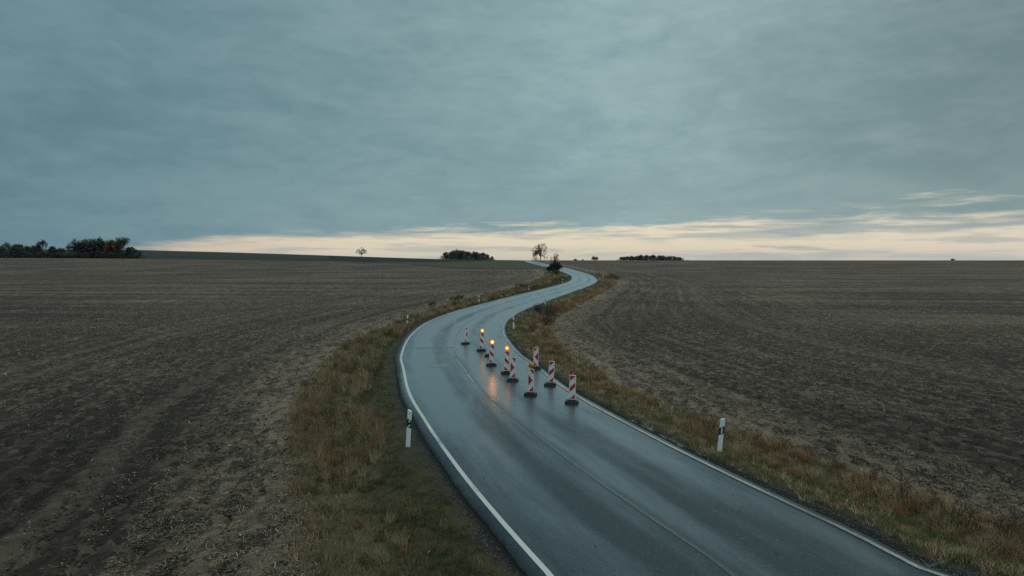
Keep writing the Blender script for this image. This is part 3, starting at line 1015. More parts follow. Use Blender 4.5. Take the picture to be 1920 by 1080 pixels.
def grow(tb, tips, p, d_, L_, r_, depth, spread, up, kids, rg):
    """recursive branching"""
    nseg = 2
    for i in range(nseg):
        d2 = d_ + rg.normal(0, 0.10, 3); d2 /= np.linalg.norm(d2)
        p2 = p + d2 * L_ / nseg
        tb.seg(p, p2, r_ * (1 - .2 * i), r_ * (1 - .2 * (i + 1)))
        p, d_ = p2, d2
    if depth == 0:
        tips.append(p); return
    for k in range(kids):
        ax = rg.normal(0, 1, 3); ax -= ax.dot(d_) * d_; ax /= np.linalg.norm(ax)
        nd = d_ + ax * spread * (0.5 + 0.8 * rg.random()); nd[2] += up; nd /= np.linalg.norm(nd)
        grow(tb, tips, p, nd, L_ * (0.62 + 0.28 * rg.random()), r_ * 0.60, depth - 1, spread, up, kids, rg)
    tips.append(p)


def leaves(name, centres, spread, count, size, cols, w, rg, mat=None, flat_=0.0):
    c = np.asarray(centres)[rg.integers(0, len(centres), count)] + rg.normal(0, 1, (count, 3)) * spread
    a1 = rg.normal(0, 1, (count, 3)); a1 /= np.linalg.norm(a1, axis=1)[:, None]
    a2 = np.cross(a1, rg.normal(0, 1, (count, 3))); a2 /= np.linalg.norm(a2, axis=1)[:, None]
    s_ = (size * (0.5 + rg.random(count)))[:, None]
    V = np.stack([c - a1 * s_ * .6, c + a2 * s_ * .35, c + a1 * s_ * .6, c - a2 * s_ * .35], 1).reshape(-1, 3)
    F = np.arange(4 * count).reshape(-1, 4)
    C = np.repeat(palette(count, cols, w, 0.3), 4, 0)
    return mesh_np(name, V, F, mat or M_leaf, cols=dict(col=C))


def place(px, Y):
    """ground point at photo column px and distance Y"""
    x = (px - 960) / FPX * Y
    return x, Y


DARK, DGREEN, DBROWN, ORANGE, GREYB = (0.085, 0.102, 0.105), (0.090, 0.112, 0.092), (0.16, 0.115, 0.088), (0.38, 0.17, 0.065), (0.135, 0.140, 0.148)


def tree(px, Y, h, w, label, style='full', cols=None, wts=None, seed=0, group=None, name='tree', trunk_frac=None, sink=0.0, twigs=900):
    x, y = place(px, Y)
    rg = np.random.default_rng(1000 + seed)
    t = thing(name, label, 'tree', (x, y, float(ground_z([x], [y])[0]) - 0.05 - sink), (0, 0, 0), group)
    tb = Tubes(4 if Y < 460 else 3); tips = []
    p0 = np.zeros(3)
    cols = cols or [DARK, DGREEN, DBROWN]; wts = wts or [2, 2, 1]
    tf = trunk_frac or 0.24
    lean0 = np.array([rg.normal(0, .06), rg.normal(0, .06), 1.0])
    grow(tb, tips, p0, lean0, h * tf, max(0.06, h * 0.026), 4, 0.95, 0.10, 3, rg)
    T = np.array(tips); V = np.array(tb.V)
    zs = h * 0.95 / max(np.percentile(T[:, 2], 98), 1e-3)
    ws = w * 0.46 / max(np.percentile(np.hypot(T[:, 0], T[:, 1]), 85), 1e-3)
    k_ = np.clip((V[:, 2] / (h * tf)), 0, 1)[:, None]
    V = V * (1 + (np.array([ws, ws, zs]) - 1) * np.hstack([k_, k_, np.ones_like(k_)]))
    T = T * np.array([ws, ws, zs])
    rad = np.hypot(T[:, 0], T[:, 1]); T[:, :2] *= np.minimum(1, w * .5 / np.maximum(rad, 1e-3))[:, None]; T[:, 2] = np.minimum(T[:, 2], h * .97)
    tb.V = list(V)
    if style == 'bare':
        tb = Tubes(5); tb.seg(np.zeros(3), np.array([0, 0, h * .30]), h * .030, h * .022); tb.seg(np.array([0, 0, h * .30]), np.array([h * .02, 0, h * .62]), h * .020, h * .008)
    link('trunk', tb.mesh('trunk', M_bark), t)
    up = T[T[:, 2] > h * (0.30 if style == 'bare' else 0.2)]
    if style == 'bare':
        ph = rg.random(3) * 50
        n0 = int(twigs * 1.7)
        u = rg.normal(0, 1, (n0, 3)); u /= np.linalg.norm(u, axis=1)[:, None]
        rr = (rg.random(n0) ** 0.45)[:, None]
        base_z = h * max(0.22, tf * .9)
        c0 = np.array([0, 0, (base_z + h) / 2]); ax = np.array([w * .5, w * .5, (h - base_z) / 2])
        lob = 1 + 0.18 * np.sin(3 * np.arctan2(u[:, 0], u[:, 2]) + ph[0])[:, None]
        P = c0 + u * rr * ax * lob
        dn = fbm(P[:, 0] * 3.4 / w + ph[0], P[:, 2] * 3.4 / w + ph[1] + P[:, 1] * .3, seed + 5, 3)
        P = P[np.argsort(-dn)[:twigs]]
        # limbs that run out to the crown's edge
        lb = Tubes(3)
        for k in range(18):
            q_ = u[k] * ax * .9 + c0
            a_ = np.array([0, 0, base_z * (0.75 + .6 * rg.random())])
            m_ = a_ * .45 + q_ * .55 + np.array([0, 0, h * .05]) + rg.normal(0, .03 * h, 3)
            lb.seg(a_, m_, h * .013, h * .008); lb.seg(m_, q_, h * .008, h * .003)
        link('limbs', lb.mesh('limbs', M_bark), t)
        link('crown', leaves('crown', P, 0.012 * h, twigs, 0.040 * h, cols, wts, rg), t, 'stuff')
    elif style == 'thin':
        sk = np.stack([rg.normal(0, w * .26, 30), rg.normal(0, w * .2, 30), rg.uniform(0.02, 0.4, 30) * h], 1)
        link('crown', leaves('crown', np.vstack([up, sk]), 0.050 * h, 1600, 0.042 * h, cols, wts, rg), t, 'stuff')
    else:
        # rounded crown reaching down to the ground, with a broken outline
        nb = 60
        u = rg.normal(0, 1, (nb, 3)); u /= np.linalg.norm(u, axis=1)[:, None]
        k3 = (rg.random(nb) ** .4)[:, None]
        blob = np.array([0, 0, h * .54]) + u * k3 * np.array([w * .44, w * .44, h * .38])
        skirt = np.stack([rg.normal(0, w * .46, 90), rg.normal(0, w * .2, 90), rg.uniform(0.0, 0.45, 90) * h], 1)
        cen = np.vstack([up, blob, skirt])
        link('crown', leaves('crown', cen, 0.060 * h, 2600, 0.085 * h, cols, wts, rg), t, 'stuff')
    return t


def bush(x, y, h, w, label, cols, wts, seed=0, name='shrub', group=None, n=900, twig=True, leaf=0.07, z=None):
    rg = np.random.default_rng(2000 + seed)
    zz = float(ground_z([x], [y])[0]) if z is None else z
    t = thing(name, label, 'shrub', (x, y, zz - 0.04), (0, 0, 0), group)
    tb = Tubes(3); tips = []
    for k in range(9):
        a_ = rg.random() * 2 * PI
        d_ = np.array([math.cos(a_) * .55, math.sin(a_) * .55, 1.0]); d_ /= np.linalg.norm(d_)
        grow(tb, tips, np.array([math.cos(a_) * w * .08, math.sin(a_) * w * .08, 0.0]), d_, h * 0.36, 0.010 * h + 0.004, 2, 0.7, 0.12, 3, rg)
    T = np.array(tips); V = np.array(tb.V)
    sc = np.array([w * .5 / np.percentile(np.hypot(T[:, 0], T[:, 1]), 92)] * 2 + [h * .95 / T[:, 2].max()])
    tb.V = list(V * sc); T = T * sc
    link('stems', tb.mesh('stems', M_bark_red), t, 'stuff')
    if n:
        nb = 40
        blob = np.stack([rg.normal(0, w * .24, nb), rg.normal(0, w * .24, nb), rg.uniform(.05, .80, nb) * h], 1)
        link('foliage', leaves('foliage', np.vstack([T, T, blob]), 0.07 * w, n, leaf, cols, wts, rg), t, 'stuff')
    return t


# ------------------------------------------------------------------ trees on the skyline
LG = 'trees in the grove at the far left'
FAR_L = [  # photo column, distance, height, width, style, label
    (-12, 425, 8.5, 12, 'full', 'dark tree cut by the left edge of the picture', None),
    (11, 432, 9.2, 6, 'thin', 'thin half bare tree, leftmost above the low hedge row', None),
    (30, 428, 8.2, 9, 'full', 'round dark bush tree second from the left in the grove', None),
    (50, 428, 7.2, 9, 'full', 'low dark tree between the round bush tree and the bare tree', None),
    (66, 434, 7.6, 7, 'full', 'short dark tree directly left of the bare tree over the hedge', None),
    (81, 430, 11.0, 8, 'thin', 'bare round topped tree standing above the low hedge row', None),
    (99, 428, 7.0, 5, 'full', 'small pointed dark tree right of the bare round topped tree', None),
    (115, 428, 6.0, 7, 'full', 'lowest dark bush in the dip between the two tree groups', None),
    (130, 430, 8.2, 7, 'thin', 'thin twiggy tree at the left foot of the tall clump', None),
    (147, 428, 12.0, 11, 'thin', 'tall grey twiggy tree forming the left shoulder of the clump', None),
    (160, 433, 10.5, 9, 'full', 'dark brown tree behind the grey twiggy one in the clump', 'b'),
    (176, 428, 11.4, 9, 'full', 'brownish dark tree in the middle of the tall clump', 'b'),
    (191, 432, 11.9, 9, 'full', 'broad dark crowned tree just left of the orange tree', None),
    (209, 428, 10.8, 10, 'full', 'orange brown autumn tree in the tall clump', 'o'),
    (232, 430, 13.2, 8, 'thin2', 'tallest ragged dark tree at the right end of the clump', None),
    (247, 428, 7.0, 6, 'full', 'low dark bush tree right of the tallest ragged tree', None),
    (257, 432, 4.6, 5, 'full', 'last small bush where the grove meets the open field', None),
]
for i, (px, Y, h, w, stl, lab, c) in enumerate(FAR_L):
    cols = {'b': [DBROWN, DARK, GREYB], 'o': [ORANGE, DBROWN, DARK], None: [DARK, DGREEN, GREYB]}[c]
    wt = {'b': [2, 2, 1], 'o': [2.0, 2, 1.2], None: [2, 1.4, 1]}[c]
    tree(px, Y, h, w, lab, 'full' if stl == 'full' else 'thin', cols, wt, i, LG, trunk_frac=0.34 if stl == 'thin2' else None)
# hedge along the foot of the grove
hv, hc = [], []
for k in range(120):
    px = rng.uniform(-30, 262); hv.append((*place(px, 424 + rng.normal(0, 1.5)), rng.uniform(0.3, 3.2)))
hv = np.array(hv); hv[:, 2] += ground_z(hv[:, 0], hv[:, 1])
me = None
rg = np.random.default_rng(5)
cnt = 3800
c = hv[rg.integers(0, len(hv), cnt)] + rg.normal(0, 1, (cnt, 3)) * (1.2, .6, .5)
a1 = rg.normal(0, 1, (cnt, 3)); a1 /= np.linalg.norm(a1, axis=1)[:, None]
a2 = np.cross(a1, rg.normal(0, 1, (cnt, 3))); a2 /= np.linalg.norm(a2, axis=1)[:, None]
V = np.stack([c - a1 * .5, c + a2 * .3, c + a1 * .5, c - a2 * .3], 1).reshape(-1, 3)
hedge = link('hedge', mesh_np('hedge', V, np.arange(4 * cnt).reshape(-1, 4), M_leaf, cols=dict(col=np.repeat(palette(cnt, [DARK, DGREEN], [2, 1], .3), 4, 0))))
tag(hedge, 'dark low hedge along the foot of the grove at the far left field edge', 'hedge')

TAN, RUSTL, LILAC = (0.30, 0.20, 0.13), (0.27, 0.14, 0.085), (0.20, 0.13, 0.12)
tree(678, 640, 9.2, 10.5, 'lone pale brown tree standing on the skyline left of the road', 'bare', [TAN, RUSTL], [2, 1], 40, twigs=1300)
tree(1013.5, 429, 10.8, 10.4, 'large bare round tree at the crest where the road disappears', 'bare', [RUSTL, TAN, LILAC], [2, 1.2, 1], 41, trunk_frac=0.26, twigs=1250)
tree(1004.5, 428, 6.4, 3.6, 'small reddish tree leaning against the left side of the large bare tree', 'thin', [LILAC, RUSTL, TAN], [2, 1.5, .7], 42)
tree(1021, 427, 3.6, 1.8, 'thin sapling just right of the large bare tree', 'bare', [TAN], [1], 43, name='sapling', trunk_frac=0.35, twigs=120)
tree(1025.5, 426, 3.0, 1.6, 'shortest sapling farther right of the large bare tree', 'bare', [TAN], [1], 44, name='sapling', trunk_frac=0.35, twigs=120)
tree(1041, 246, 7.2, 3.6, 'slim bare tree growing out of the dark shrub by the far bend', 'bare', [TAN, RUSTL], [1, 1], 45, trunk_frac=0.55, twigs=260)
WL = 'trees of the wood left of the far road'
for i, (px, h, w, c, lab) in enumerate([
        (836, 8.5, 7, 0, 'bare edged tree at the left end of the middle wood'), (846, 10.4, 8, 0, 'rounded tree second from the left end of the middle wood'),
        (855, 12.0, 8, 2, 'highest brown topped tree of the middle wood'), (864, 11.4, 9, 0, 'dark tree right of the highest brown one in the middle wood'),
        (874, 10.6, 9, 0, 'broad dark tree at the centre of the middle wood'), (884, 10.4, 8, 2, 'brown tree right of centre in the middle wood'),
        (894, 9.6, 8, 0, 'dark tree left of the leaning row end in the middle wood'), (903, 9.0, 7, 0, 'dark tree just left of the orange tree in the middle wood'),
        (913, 7.6, 5, 1, 'small bright orange tree at the right end of the middle wood'), (922, 5.0, 5, 2, 'low brown bush right of the bright orange tree')]):
    cols = [[DARK, DGREEN, GREYB], [(0.30, 0.07, 0.025), ORANGE, DBROWN], [DBROWN, DARK, GREYB]][c]
    cols = [tuple(1.45 * v for v in c_) for c_ in cols]
    tree(px, 690 + (i % 3) * 9, h * 0.82, w, lab, 'full', cols, [2, 1.3, 1], 60 + i, WL)
WR = 'trees of the low wood right of the far road'
for i, px in enumerate([1168, 1178, 1187, 1196, 1205, 1214, 1223, 1232, 1241, 1250, 1259, 1268, 1276]):
    h = [7.2, 8.0, 8.4, 9.2, 9.6, 9.4, 9.8, 9.0, 9.2, 8.2, 8.4, 7.4, 6.4][i]
    lab = ['leftmost rounded tree of the low wood beyond the right field', 'second tree from the left in the low wood', 'third tree from the left in the low wood', 'fourth tree from the left in the low wood',
           'tree left of the centre of the low wood', 'centre left dark tree of the low wood', 'highest tree at the centre of the low wood', 'tree just right of the highest one in the low wood',
           'second tree right of the highest one in the low wood', 'fourth tree from the right in the low wood', 'third tree from the right in the low wood', 'second tree from the right in the low wood', 'rightmost smallest tree of the low wood'][i]
    tree(px, 880 + (i % 4) * 8, h * 0.92, 10.5, lab, 'full', [GREYB, (0.12, 0.14, 0.15), DBROWN], [2, 2, .8], 80 + i, WR)

bush(*place(1116, 409), 2.5, 3.8, 'round brown bush on the skyline right of the road', [DBROWN, RUSTL, DARK], [2, 1, 1], 1, n=1100, leaf=0.30)
bush(*place(1078, 415), 1.0, 2.6, 'tiny bush on the skyline left of the round brown one', [DGREEN, DBROWN], [1, 1], 2, n=300, leaf=0.25)
bush(*place(1093, 415), 0.8, 1.4, 'smallest bush between the tiny one and the round brown one', [DBROWN, DARK], [1, 1], 3, n=200, leaf=0.2)
bush(*place(1786, 409), 1.2, 2.2, 'single small bush on the skyline at far right', [DGREEN, DARK], [1, 1], 4, n=400, leaf=0.25)
IVY = [(0.048, 0.066, 0.052), (0.066, 0.086, 0.060), (0.060, 0.070, 0.060)]
bush(*place(1041, 244), 3.6, 4.2, 'dense dark green shrub hiding the road at the far bend', IVY, [2, 1, 1], 5, n=4200, leaf=0.26)
bush(*place(1030, 248), 2.4, 1.8, 'lower dark shrub leaning out left of the dense green one', IVY + [DBROWN], [2, 1, 1, 1], 6, n=1300, leaf=0.22)
bush(*place(1043, 226), 2.0, 2.0, 'brown dry bush below the dense dark shrub at the bend', [RUSTL, DBROWN, BROWN], [1, 2, 1], 7, n=700, leaf=0.16)
BR = [DBROWN, BROWN, DARK]
bush(3.2, 69, 1.25, 2.0, 'dark bramble on the inside of the near bend', [DARK, DGREEN, DBROWN], [2, 1, 1], 8, n=1500, leaf=0.09)
bush(4.6, 71.5, 1.0, 1.7, 'reddish bramble behind the dark bramble at the inner bend', [RUST, BROWN, DBROWN], [2, 1, 1], 9, n=1000, leaf=0.08)
bush(3.5, 62.5, 1.15, 1.4, 'dark stemmed bush beside the pale field corner', [DARK, DBROWN, BROWN], [2, 2, 1], 10, n=1000, leaf=0.075)
bush(2.9, 56.0, 1.0, 1.3, 'brown tangled bush at the tip of the field corner', BR, [2, 2, 1], 11, n=800, leaf=0.07)
bush(1.7, 53.0, 0.85, 0.9, 'small brown shrub near the roadside post on the inner bend', [DBROWN, RUST, DARK], [2, 1, 1], 12, n=500, leaf=0.06)
bush(*place(811, 79.0), 0.75, 1.0, 'upright dark shrub in the left verge behind the bend', BR, [2, 2, 1], 13, n=500, leaf=0.07)
bush(*place(862, 92.5), 0.85, 1.2, 'taller dark shrub in the left verge before the third post', [DARK, DBROWN, DGREEN], [2, 2, 1], 14, n=700, leaf=0.09)
bush(*place(852, 90.5), 0.6, 1.2, 'low brown shrub left of the taller dark verge shrub', BR, [2, 2, 1], 15, n=500, leaf=0.08)
bush(*place(984, 134), 1.3, 2.2, 'reddish shrub at the field edge behind the fourth left post', [LILAC, RUSTL, DBROWN], [1, 1, 1], 16, n=700, leaf=0.10)
bush(*place(972, 132), 1.1, 2.0, 'low reddish shrub left of the one behind the fourth post', [LILAC, RUSTL, DBROWN], [1, 1, 1], 17, n=600, leaf=0.10)
bush(*place(1145, 190), 1.5, 3.0, 'dry brush heap on the outside of the far bend', [OLIVE, BROWN, DGREEN], [1, 1, 1], 18, n=1000, leaf=0.12)
bush(*place(1158, 178), 1.2, 2.6, 'dark brown brush at the field corner by the far bend', BR, [1, 1, 1], 19, n=700, leaf=0.12)


# tall dead weeds by the right field
def weed(s, t, h, label, seed, w=0.35, group='dead weeds along the right verge'):
    x, y = road_xy(s, t)
    rg = np.random.default_rng(3000 + seed)
    e = thing('dead_weed', label, 'weed', (float(x), float(y), float(ground_z([x], [y])[0]) - 0.03), (0, 0, 0), group)
    tb = Tubes(3); tips = []
    for k in range(5):
        a_ = rg.random() * 2 * PI
        d_ = np.array([math.cos(a_) * w, math.sin(a_) * w, 1.0]); d_ /= np.linalg.norm(d_)
        grow(tb, tips, np.array([0.03 * math.cos(a_), 0.03 * math.sin(a_), 0.0]), d_, h * (0.35 + .15 * rg.random()), 0.008, 2, 0.5, 0.25, 2, rg)
    T = np.array(tips); sc = h / T[:, 2].max()
    tb.V = list(np.array(tb.V) * (1, 1, sc)); T = T * (1, 1, sc)
    link('stems', tb.mesh('stems', M_bark_red), e, 'stuff')
    link('seed_heads', leaves('seed_heads', T, 0.035, 170, 0.035, [DBROWN, (0.09, 0.055, 0.03), DARK], [2, 2, 1], rg), e, 'stuff')


WEEDS = [(25.0, -5.9, 0.95, 'tall dark dead weed directly right of the nearer roadside post'), (24.3, -6.1, 0.85, 'dark dead weed second in the row right of the post'),
         (23.7, -5.8, 0.7, 'bushy dead weed third in the row at the right verge'), (22.3, -6.1, 0.75, 'broad dark weed close to the lower right corner'),
         (21.6, -6.4, 0.65, 'last dark weed towards the right edge of the picture'), (32.6, -5.6, 1.0, 'slim single dead stalk above the puddles on the right'),
         (26.5, -6.3, 0.55, 'low brown weed at the field side behind the right post')]
for i, (s_, t_, h_, lab) in enumerate(WEEDS):
    weed(s_, t_, h_, lab, i)
weed(36.0, 6.3, 0.9, 'grey brown dead weed in the tall grass of the left bank', 20, 0.6, 'dead weeds on the left bank')
weed(37.2, 6.6, 0.8, 'second dead weed farther along the left bank grass', 21, 0.6, 'dead weeds on the left bank')
weed(48.0, 5.9, 0.8, 'dead weed on the left bank below the second post', 22, 0.5, 'dead weeds on the left bank')


# fallen leaves
def leaf_mesh(seed, r):
    rg = np.random.default_rng(seed)
    bm = bmesh.new()
    c = bm.verts.new((0, 0, 0.012))
    vs = []
    for k in range(10):
        a_ = 2 * PI * k / 10
        rr = r * (1.0 if k % 2 == 0 else 0.42) * (0.8 + .4 * rg.random())
        vs.append(bm.verts.new((math.cos(a_) * rr, math.sin(a_) * rr, 0.03 * rg.random())))
    for k in range(10):
        bm.faces.new((c, vs[k], vs[(k + 1) % 10]))
    return bm


M_orange_leaf = plain('orange_leaf', (0.62, 0.15, 0.015), 0.5, 0.3, 20)
M_yellow_leaf = plain('yellow_leaf', (0.50, 0.30, 0.05), 0.5, 0.3, 20)
for i, (s_, t_, r_, m_, lab) in enumerate([
        (25.8, 6.61, .085, M_orange_leaf, 'biggest bright orange leaf in the dry grass of the left verge'),
        (25.75, 6.48, .06, M_orange_leaf, 'smaller orange leaf touching the biggest one on the left verge'),
        (24.1, 5.37, .065, M_orange_leaf, 'orange leaf on green turf near the bottom of the left verge'),
        (24.5, 5.60, .05, M_orange_leaf, 'brownish orange leaf just above the one on green turf'),
        (30.6, 5.50, .07, M_orange_leaf, 'orange leaf left of the near left roadside post'),
        (30.0, 7.60, .06, M_orange_leaf, 'orange leaf at the edge of the left ploughed field'),
        (25.2, 5.35, .05, M_yellow_leaf, 'yellow leaf in the middle of the left turf'),
        (26.3, 5.0, .04, M_yellow_leaf, 'pale yellow leaf nearer the gravel on the left'),
        (22.2, -6.25, .06, M_orange_leaf, 'orange leaf caught in weeds at the right verge')]):
    x, y = road_xy(s_, t_)
    o = link('fallen_leaf', bm_mesh('fallen_leaf', leaf_mesh(i, r_), m_), loc=(float(x), float(y), float(ground_z([x], [y])[0]) + 0.07))
    o.rotation_euler = (random.uniform(-.4, .4), random.uniform(-.4, .4), random.random() * 6)
    tag(o, lab, 'leaf', 'orange and yellow fallen leaves')


# ------------------------------------------------------------------ roadside posts
def prism(bm, sect, z0, z1, slant0, slant1):
    """vertical prism over a plan section with sloping ends: z = zi + slant * x"""
    lo = [bm.verts.new((x, y, z0 + slant0 * x)) for x, y in sect]
    hi = [bm.verts.new((x, y, z1 + slant1 * x)) for x, y in sect]
    n = len(sect)
    for k in range(n):
        bm.faces.new((lo[k], lo[(k + 1) % n], hi[(k + 1) % n], hi[k]))
    bm.faces.new(hi); bm.faces.new(lo[::-1])


def section(w, dp, o=0.0):
    w2, d2 = w / 2 + o, dp / 2 + o
    return [(-w2, -d2 + .015), (-w2 + .015, -d2), (w2 - .015, -d2), (w2, -d2 + .015), (w2 * .75, d2 * .4), (w2 * .3, d2), (-w2 * .3, d2), (-w2 * .75, d2 * .4)]


def make_post(side):
    """side 'left': two round reflectors; 'right': one upright rectangular reflector"""
    sl = -0.42 if side == 'left' else 0.42
    e = thing('delineator_post', '', 'roadside post')
    bm = bmesh.new(); prism(bm, section(.135, .10), -0.15, 0.55, 0, sl)
    prism(bm, section(.135, .10), 0.765, 1.0, sl, sl * .9)
    link('body', bm_mesh('body', bm, M_white), e)
    bm = bmesh.new(); prism(bm, section(.135, .10, .003), 0.55, 0.765, sl, sl)
    band = link('black_band', bm_mesh('black_band', bm, M_black), e)
    if side == 'left':
        for k, z in enumerate((0.60, 0.715)):
            bm = bmesh.new(); add_cyl(bm, (0.01, -.052, z), (0.01, -.062, z), .028, n=16)
            link('reflector', bm_mesh('reflector', bm, M_reflector), band)
    else:
        bm = bmesh.new(); add_box(bm, (0.005, -.057, .657), (.042, .012, .165), .004)
        link('reflector', bm_mesh('reflector', bm, M_reflector), band)
    return e


P_LEFT = [(763, 20.2, 1.12, 'nearest white post on the left verge with two round reflectors', 3.4), (763, 56.8, 1.0, 'second white post on the left, outside of the near bend', 2),
          (898, 89.0, 1.0, 'third white post on the left where the road turns right', -2), (992, 122.5, 1.0, 'fourth white post on the left beyond the third', -4),
          (1055, 157.5, 1.05, 'white post on the inside of the far bend', -3), (1062.5, 212.0, 1.0, 'low white post behind the inside of the far bend', 0),
          (1016, 286.2, 1.3, 'white post left of the road below the crest', 0), (988.8, 358.0, 1.3, 'last tiny white post at the left of the crest', 0)]
P_RIGHT = [(1353, 19.7, 1.0, 'nearest white post on the right verge with one upright reflector', 4.6), (963, 54.4, 1.08, 'white post on the inside of the near bend', -1),
           (1022, 83.3, 1.0, 'white post on the right past the near bend', 5), (1130.2, 198.0, 1.35, 'white post standing outside the far bend', 4),
           (1123.2, 180.0, .85, 'leaning white post at the outer edge of the far bend', 28), (1114, 226.9, 1.25, 'white post on the right after the far bend', -2),
           (1099, 252.2, 1.1, 'tiny white post second on the right after the far bend', 0), (1073.3, 292.0, 1.2, 'tiny white post right of the road near the dark shrub', 0),
           (1025.3, 374.9, 1.3, 'smallest white post right of the road below the large tree', 0)]
for side, lst in (('left', P_LEFT), ('right', P_RIGHT)):
    proto = make_post(side)
    for i, (px, Y, h, lab, tilt) in enumerate(lst):
        o = proto if i == 0 else copy_tree(proto)
        x, y = place(px, Y)
        o.location = (x, y, float(ground_z([x], [y])[0]) - 0.02)
        o.scale = (1, 1, h)
        o.rotation_euler = (math.radians(random.uniform(-1.5, 1.5)), math.radians(tilt), math.atan2(-x, Y) * 0.6 + random.uniform(-.15, .15))
        o['label'] = lab
        o['group'] = 'white roadside posts along the %s side' % side


# ------------------------------------------------------------------ striped warning beacons
PW, PH, PT = 0.255, 0.94, 0.040            # plate width, height, thickness
IW, IH = 0.208, 0.895                      # printed area


def clip(poly, f):
    out = []
    for i in range(len(poly)):
        a_, b_ = poly[i], poly[(i + 1) % len(poly)]
        fa, fb = f(a_), f(b_)
        if fa >= 0:
            out.append(a_)
        if (fa >= 0) != (fb >= 0):
            k = fa / (fa - fb); out.append((a_[0] + (b_[0] - a_[0]) * k, a_[1] + (b_[1] - a_[1]) * k))
    return out


def stripes(pattern):
    w, h = IW / 2, IH
    rect = [(-w, 0), (w, 0), (w, h), (-w, h)]
    res = []
    if pattern in '/\\':
        sg = 1 if pattern == '/' else -1
        for lo, hi in ((-w, .09), (.355, .535), (.785, h + w)):
            pl_ = clip(clip(rect, lambda p_: (p_[1] - sg * p_[0]) - lo), lambda p_: hi - (p_[1] - sg * p_[0]))
            if len(pl_) > 2:
                res.append(pl_)
    else:
        sg = 1 if pattern == '>' else -1
        res = [[(sg * -w * .62, h), (sg * w, h), (sg * w, h - .20)], [(-sg * w, h * .76), (sg * w * .72, h * .51), (-sg * w, h * .27)], [(sg * w, .215), (sg * w, 0), (-sg * w * .8, 0)]]
    return res


def make_foot():
    bm = bmesh.new()
    # tapered slab
    for (z0, z1, a0, a1, b0, b1) in ((0, .075, .27, .26, .20, .19),):
        lo = [bm.verts.new((x * a0, y * b0, z0)) for x, y in ((-1, -.6), (-.8, -1), (.8, -1), (1, -.6), (1, .6), (.8, 1), (-.8, 1), (-1, .6))]
        hi = [bm.verts.new((x * a1, y * b1, z1)) for x, y in ((-1, -.6), (-.8, -1), (.8, -1), (1, -.6), (1, .6), (.8, 1), (-.8, 1), (-1, .6))]
        for k in range(8):
            bm.faces.new((lo[k], lo[(k + 1) % 8], hi[(k + 1) % 8], hi[k]))
        bm.faces.new(hi); bm.faces.new(lo[::-1])
    for x in (-.195, -.07, .07, .195):
        add_box(bm, (x, 0, .096), (.085, .335, .05), .012)
    add_box(bm, (0, 0, .125), (.30, .085, .035), .008)
    me = bm_mesh('foot', bm, M_rubber)
    bm = bmesh.new()
    add_box(bm, (0, -.175, .088), (.055, .045, .03), .008)
    return me, bm_mesh('grip', bm, M_rubber)


ME_FOOT, ME_GRIP = make_foot()
bm = bmesh.new()
Z0 = 0.155
add_box(bm, (0, 0, Z0 + PH / 2), (PW, PT, PH), .010)
add_box(bm, (0, 0, Z0 - .01), (.10, .035, .03))
for sy in (-1, 1):                          # raised rim
    for sx in (-1, 1):
        add_box(bm, (sx * (PW / 2 - .011), sy * (PT / 2 + .003), Z0 + PH / 2), (.016, .010, PH - .03))
    for zz in (.012, PH - .012):
        add_box(bm, (0, sy * (PT / 2 + .0035), Z0 + zz), (PW - .04, .011, .014))
ME_PLATE = bm_mesh('plate', bm, M_plate)
bm = bmesh.new(); add_cyl(bm, (0, 0, Z0 + PH - .01), (0, 0, Z0 + PH + .085), .017, n=12)
ME_STUB = bm_mesh('socket_tube', bm, M_metal)
STRIPE_ME = {}
for pat in '/\\<>':
    for side in (-1, 1):
        lst = []
        for pl_ in stripes(pat):
            bm = bmesh.new()
            y = side * (PT / 2 + .0025)
            vs = [bm.verts.new(((x if side < 0 else -x), y, Z0 + (PH - IH) / 2 + z)) for x, z in pl_]
            vb = [bm.verts.new((v.co.x, side * (PT / 2 - .002), v.co.z)) for v in vs]
            bm.faces.new(vs if side < 0 else vs[::-1])
            for k in range(len(vs)):
                bm.faces.new((vs[k], vs[(k + 1) % len(vs)], vb[(k + 1) % len(vs)], vb[k]))
            bmesh.ops.recalc_face_normals(bm, faces=bm.faces)
            lst.append(bm_mesh('red_stripe', bm, M_red))
        STRIPE_ME[pat, side] = lst
# lamp
bm = bmesh.new()
add_box(bm, (0, 0, .035), (.095, .075, .075), .012)
add_cyl(bm, (0, -.030, .155), (0, .030, .155), .118, n=28)
ME_LAMP = bm_mesh('warning_lamp', bm, M_amber_body)


def lens(mat):
    bm = bmesh.new()
    for sy in (-1, 1):
        for k in range(4):                  # domed lens in rings
            r0, r1 = .110 * math.cos(k * PI / 8.6), .110 * math.cos((k + 1) * PI / 8.6)
            y0, y1 = .0305 + .032 * math.sin(k * PI / 8.6), .0305 + .032 * math.sin((k + 1) * PI / 8.6)
            add_cyl(bm, (0, sy * y0, 0), (0, sy * y1, 0), r0, r1, 24)
    return bm_mesh('lens', bm, mat, True)


ME_LENS = {'lit': lens(M_lens_lit), 'mid': lens(M_lens_mid), 'dim': lens(M_lens_dim), 'off': lens(M_lens_off)}


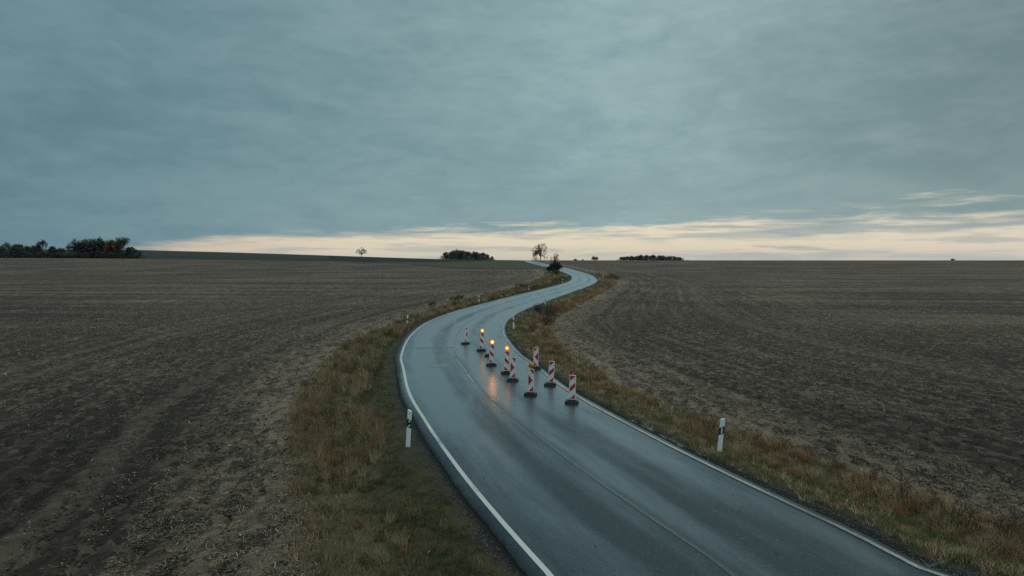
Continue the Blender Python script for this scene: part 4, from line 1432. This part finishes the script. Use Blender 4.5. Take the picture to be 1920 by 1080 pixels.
def beacon(px, Y, pattern, lamp, yaw, lean, label, h=1.0, foot_yaw=None):
    x, y = place(px, Y)
    e = thing('striped_beacon', label, 'beacon', (x, y, float(land(x, y)) + .0305), (0, 0, math.radians(yaw)), 'red and white striped beacons on the road')
    f = link('foot', ME_FOOT, e); [link('grip', ME_GRIP, f, loc=(sx * .135, 0, 0)) for sx in (-1, 1)]
    pl_ = link('plate', ME_PLATE, e)
    for side in (-1, 1):
        for me in STRIPE_ME[pattern, side]:
            link('red_stripe', me, pl_)
    bits = [pl_]
    if lamp:
        lp = link('warning_lamp', ME_LAMP, e, loc=(0, 0, Z0 + PH)); bits.append(lp)
        ln = link('lens', ME_LENS[lamp], lp, loc=(0, 0, .155))
        if lamp != 'off':
            bl = bpy.data.lights.new('lamp_bulb', 'SPOT')
            bl.spot_size = math.radians(150); bl.spot_blend = 0.6
            bl.energy = {'lit': 7.0, 'mid': 1.6, 'dim': 1.2}[lamp]
            bl.color = (1.0, 0.36, 0.07); bl.shadow_soft_size = 0.05
            bo = bpy.data.objects.new('lamp_bulb', bl); COL.objects.link(bo); bo.parent = lp; bo.location = (0, -0.125, .155); bo.rotation_euler = (math.radians(-76), 0, 0)
    else:
        bits.append(link('socket_tube', ME_STUB, e))
    a_ = math.radians(lean)
    for bt in bits:                         # plate and lamp lean together about the foot
        bt.rotation_euler = (math.radians(random.uniform(-1.2, 1.2)) if bt is pl_ else 0, a_, 0)
        zz = bt.location.z
        bt.location = (zz * math.sin(a_), 0, zz * math.cos(a_))
    bits[-1].rotation_euler = pl_.rotation_euler
    return e


beacon(872.5, 44.6, '<', None, 52, 5.5, 'farthest striped beacon, turned sideways at the left end of the row')
beacon(902, 41.2, '\\', 'mid', 24, 2.5, 'beacon with a glowing lamp farthest from the camera')
beacon(915.5, 39.0, '/', None, 82, 1.0, 'unlit beacon seen edge on behind the second glowing lamp')
beacon(921, 35.5, '\\', 'lit', 14, 2.0, 'beacon with the brightest lamp, in the middle of the three lit ones')
beacon(949.5, 33.0, '\\', 'dim', 10, 1.0, 'beacon with the glowing lamp nearest to the camera')
beacon(961, 31.0, '>', None, -6, 2.0, 'arrow striped beacon without lamp right of the nearest lit one')
beacon(995, 27.7, '>', 'off', -10, 1.5, 'front arrow striped beacon with an unlit yellow lamp')
beacon(1005, 34.4, '<', None, 12, 0.5, 'beacon at the right road edge half hidden behind the yellow lamp')
beacon(1032, 29.9, '/', None, -8, 4.5, 'leaning striped beacon second from the right')
beacon(1073, 26.2, '/', None, -10, 2.0, 'nearest striped beacon, rightmost by the road edge')
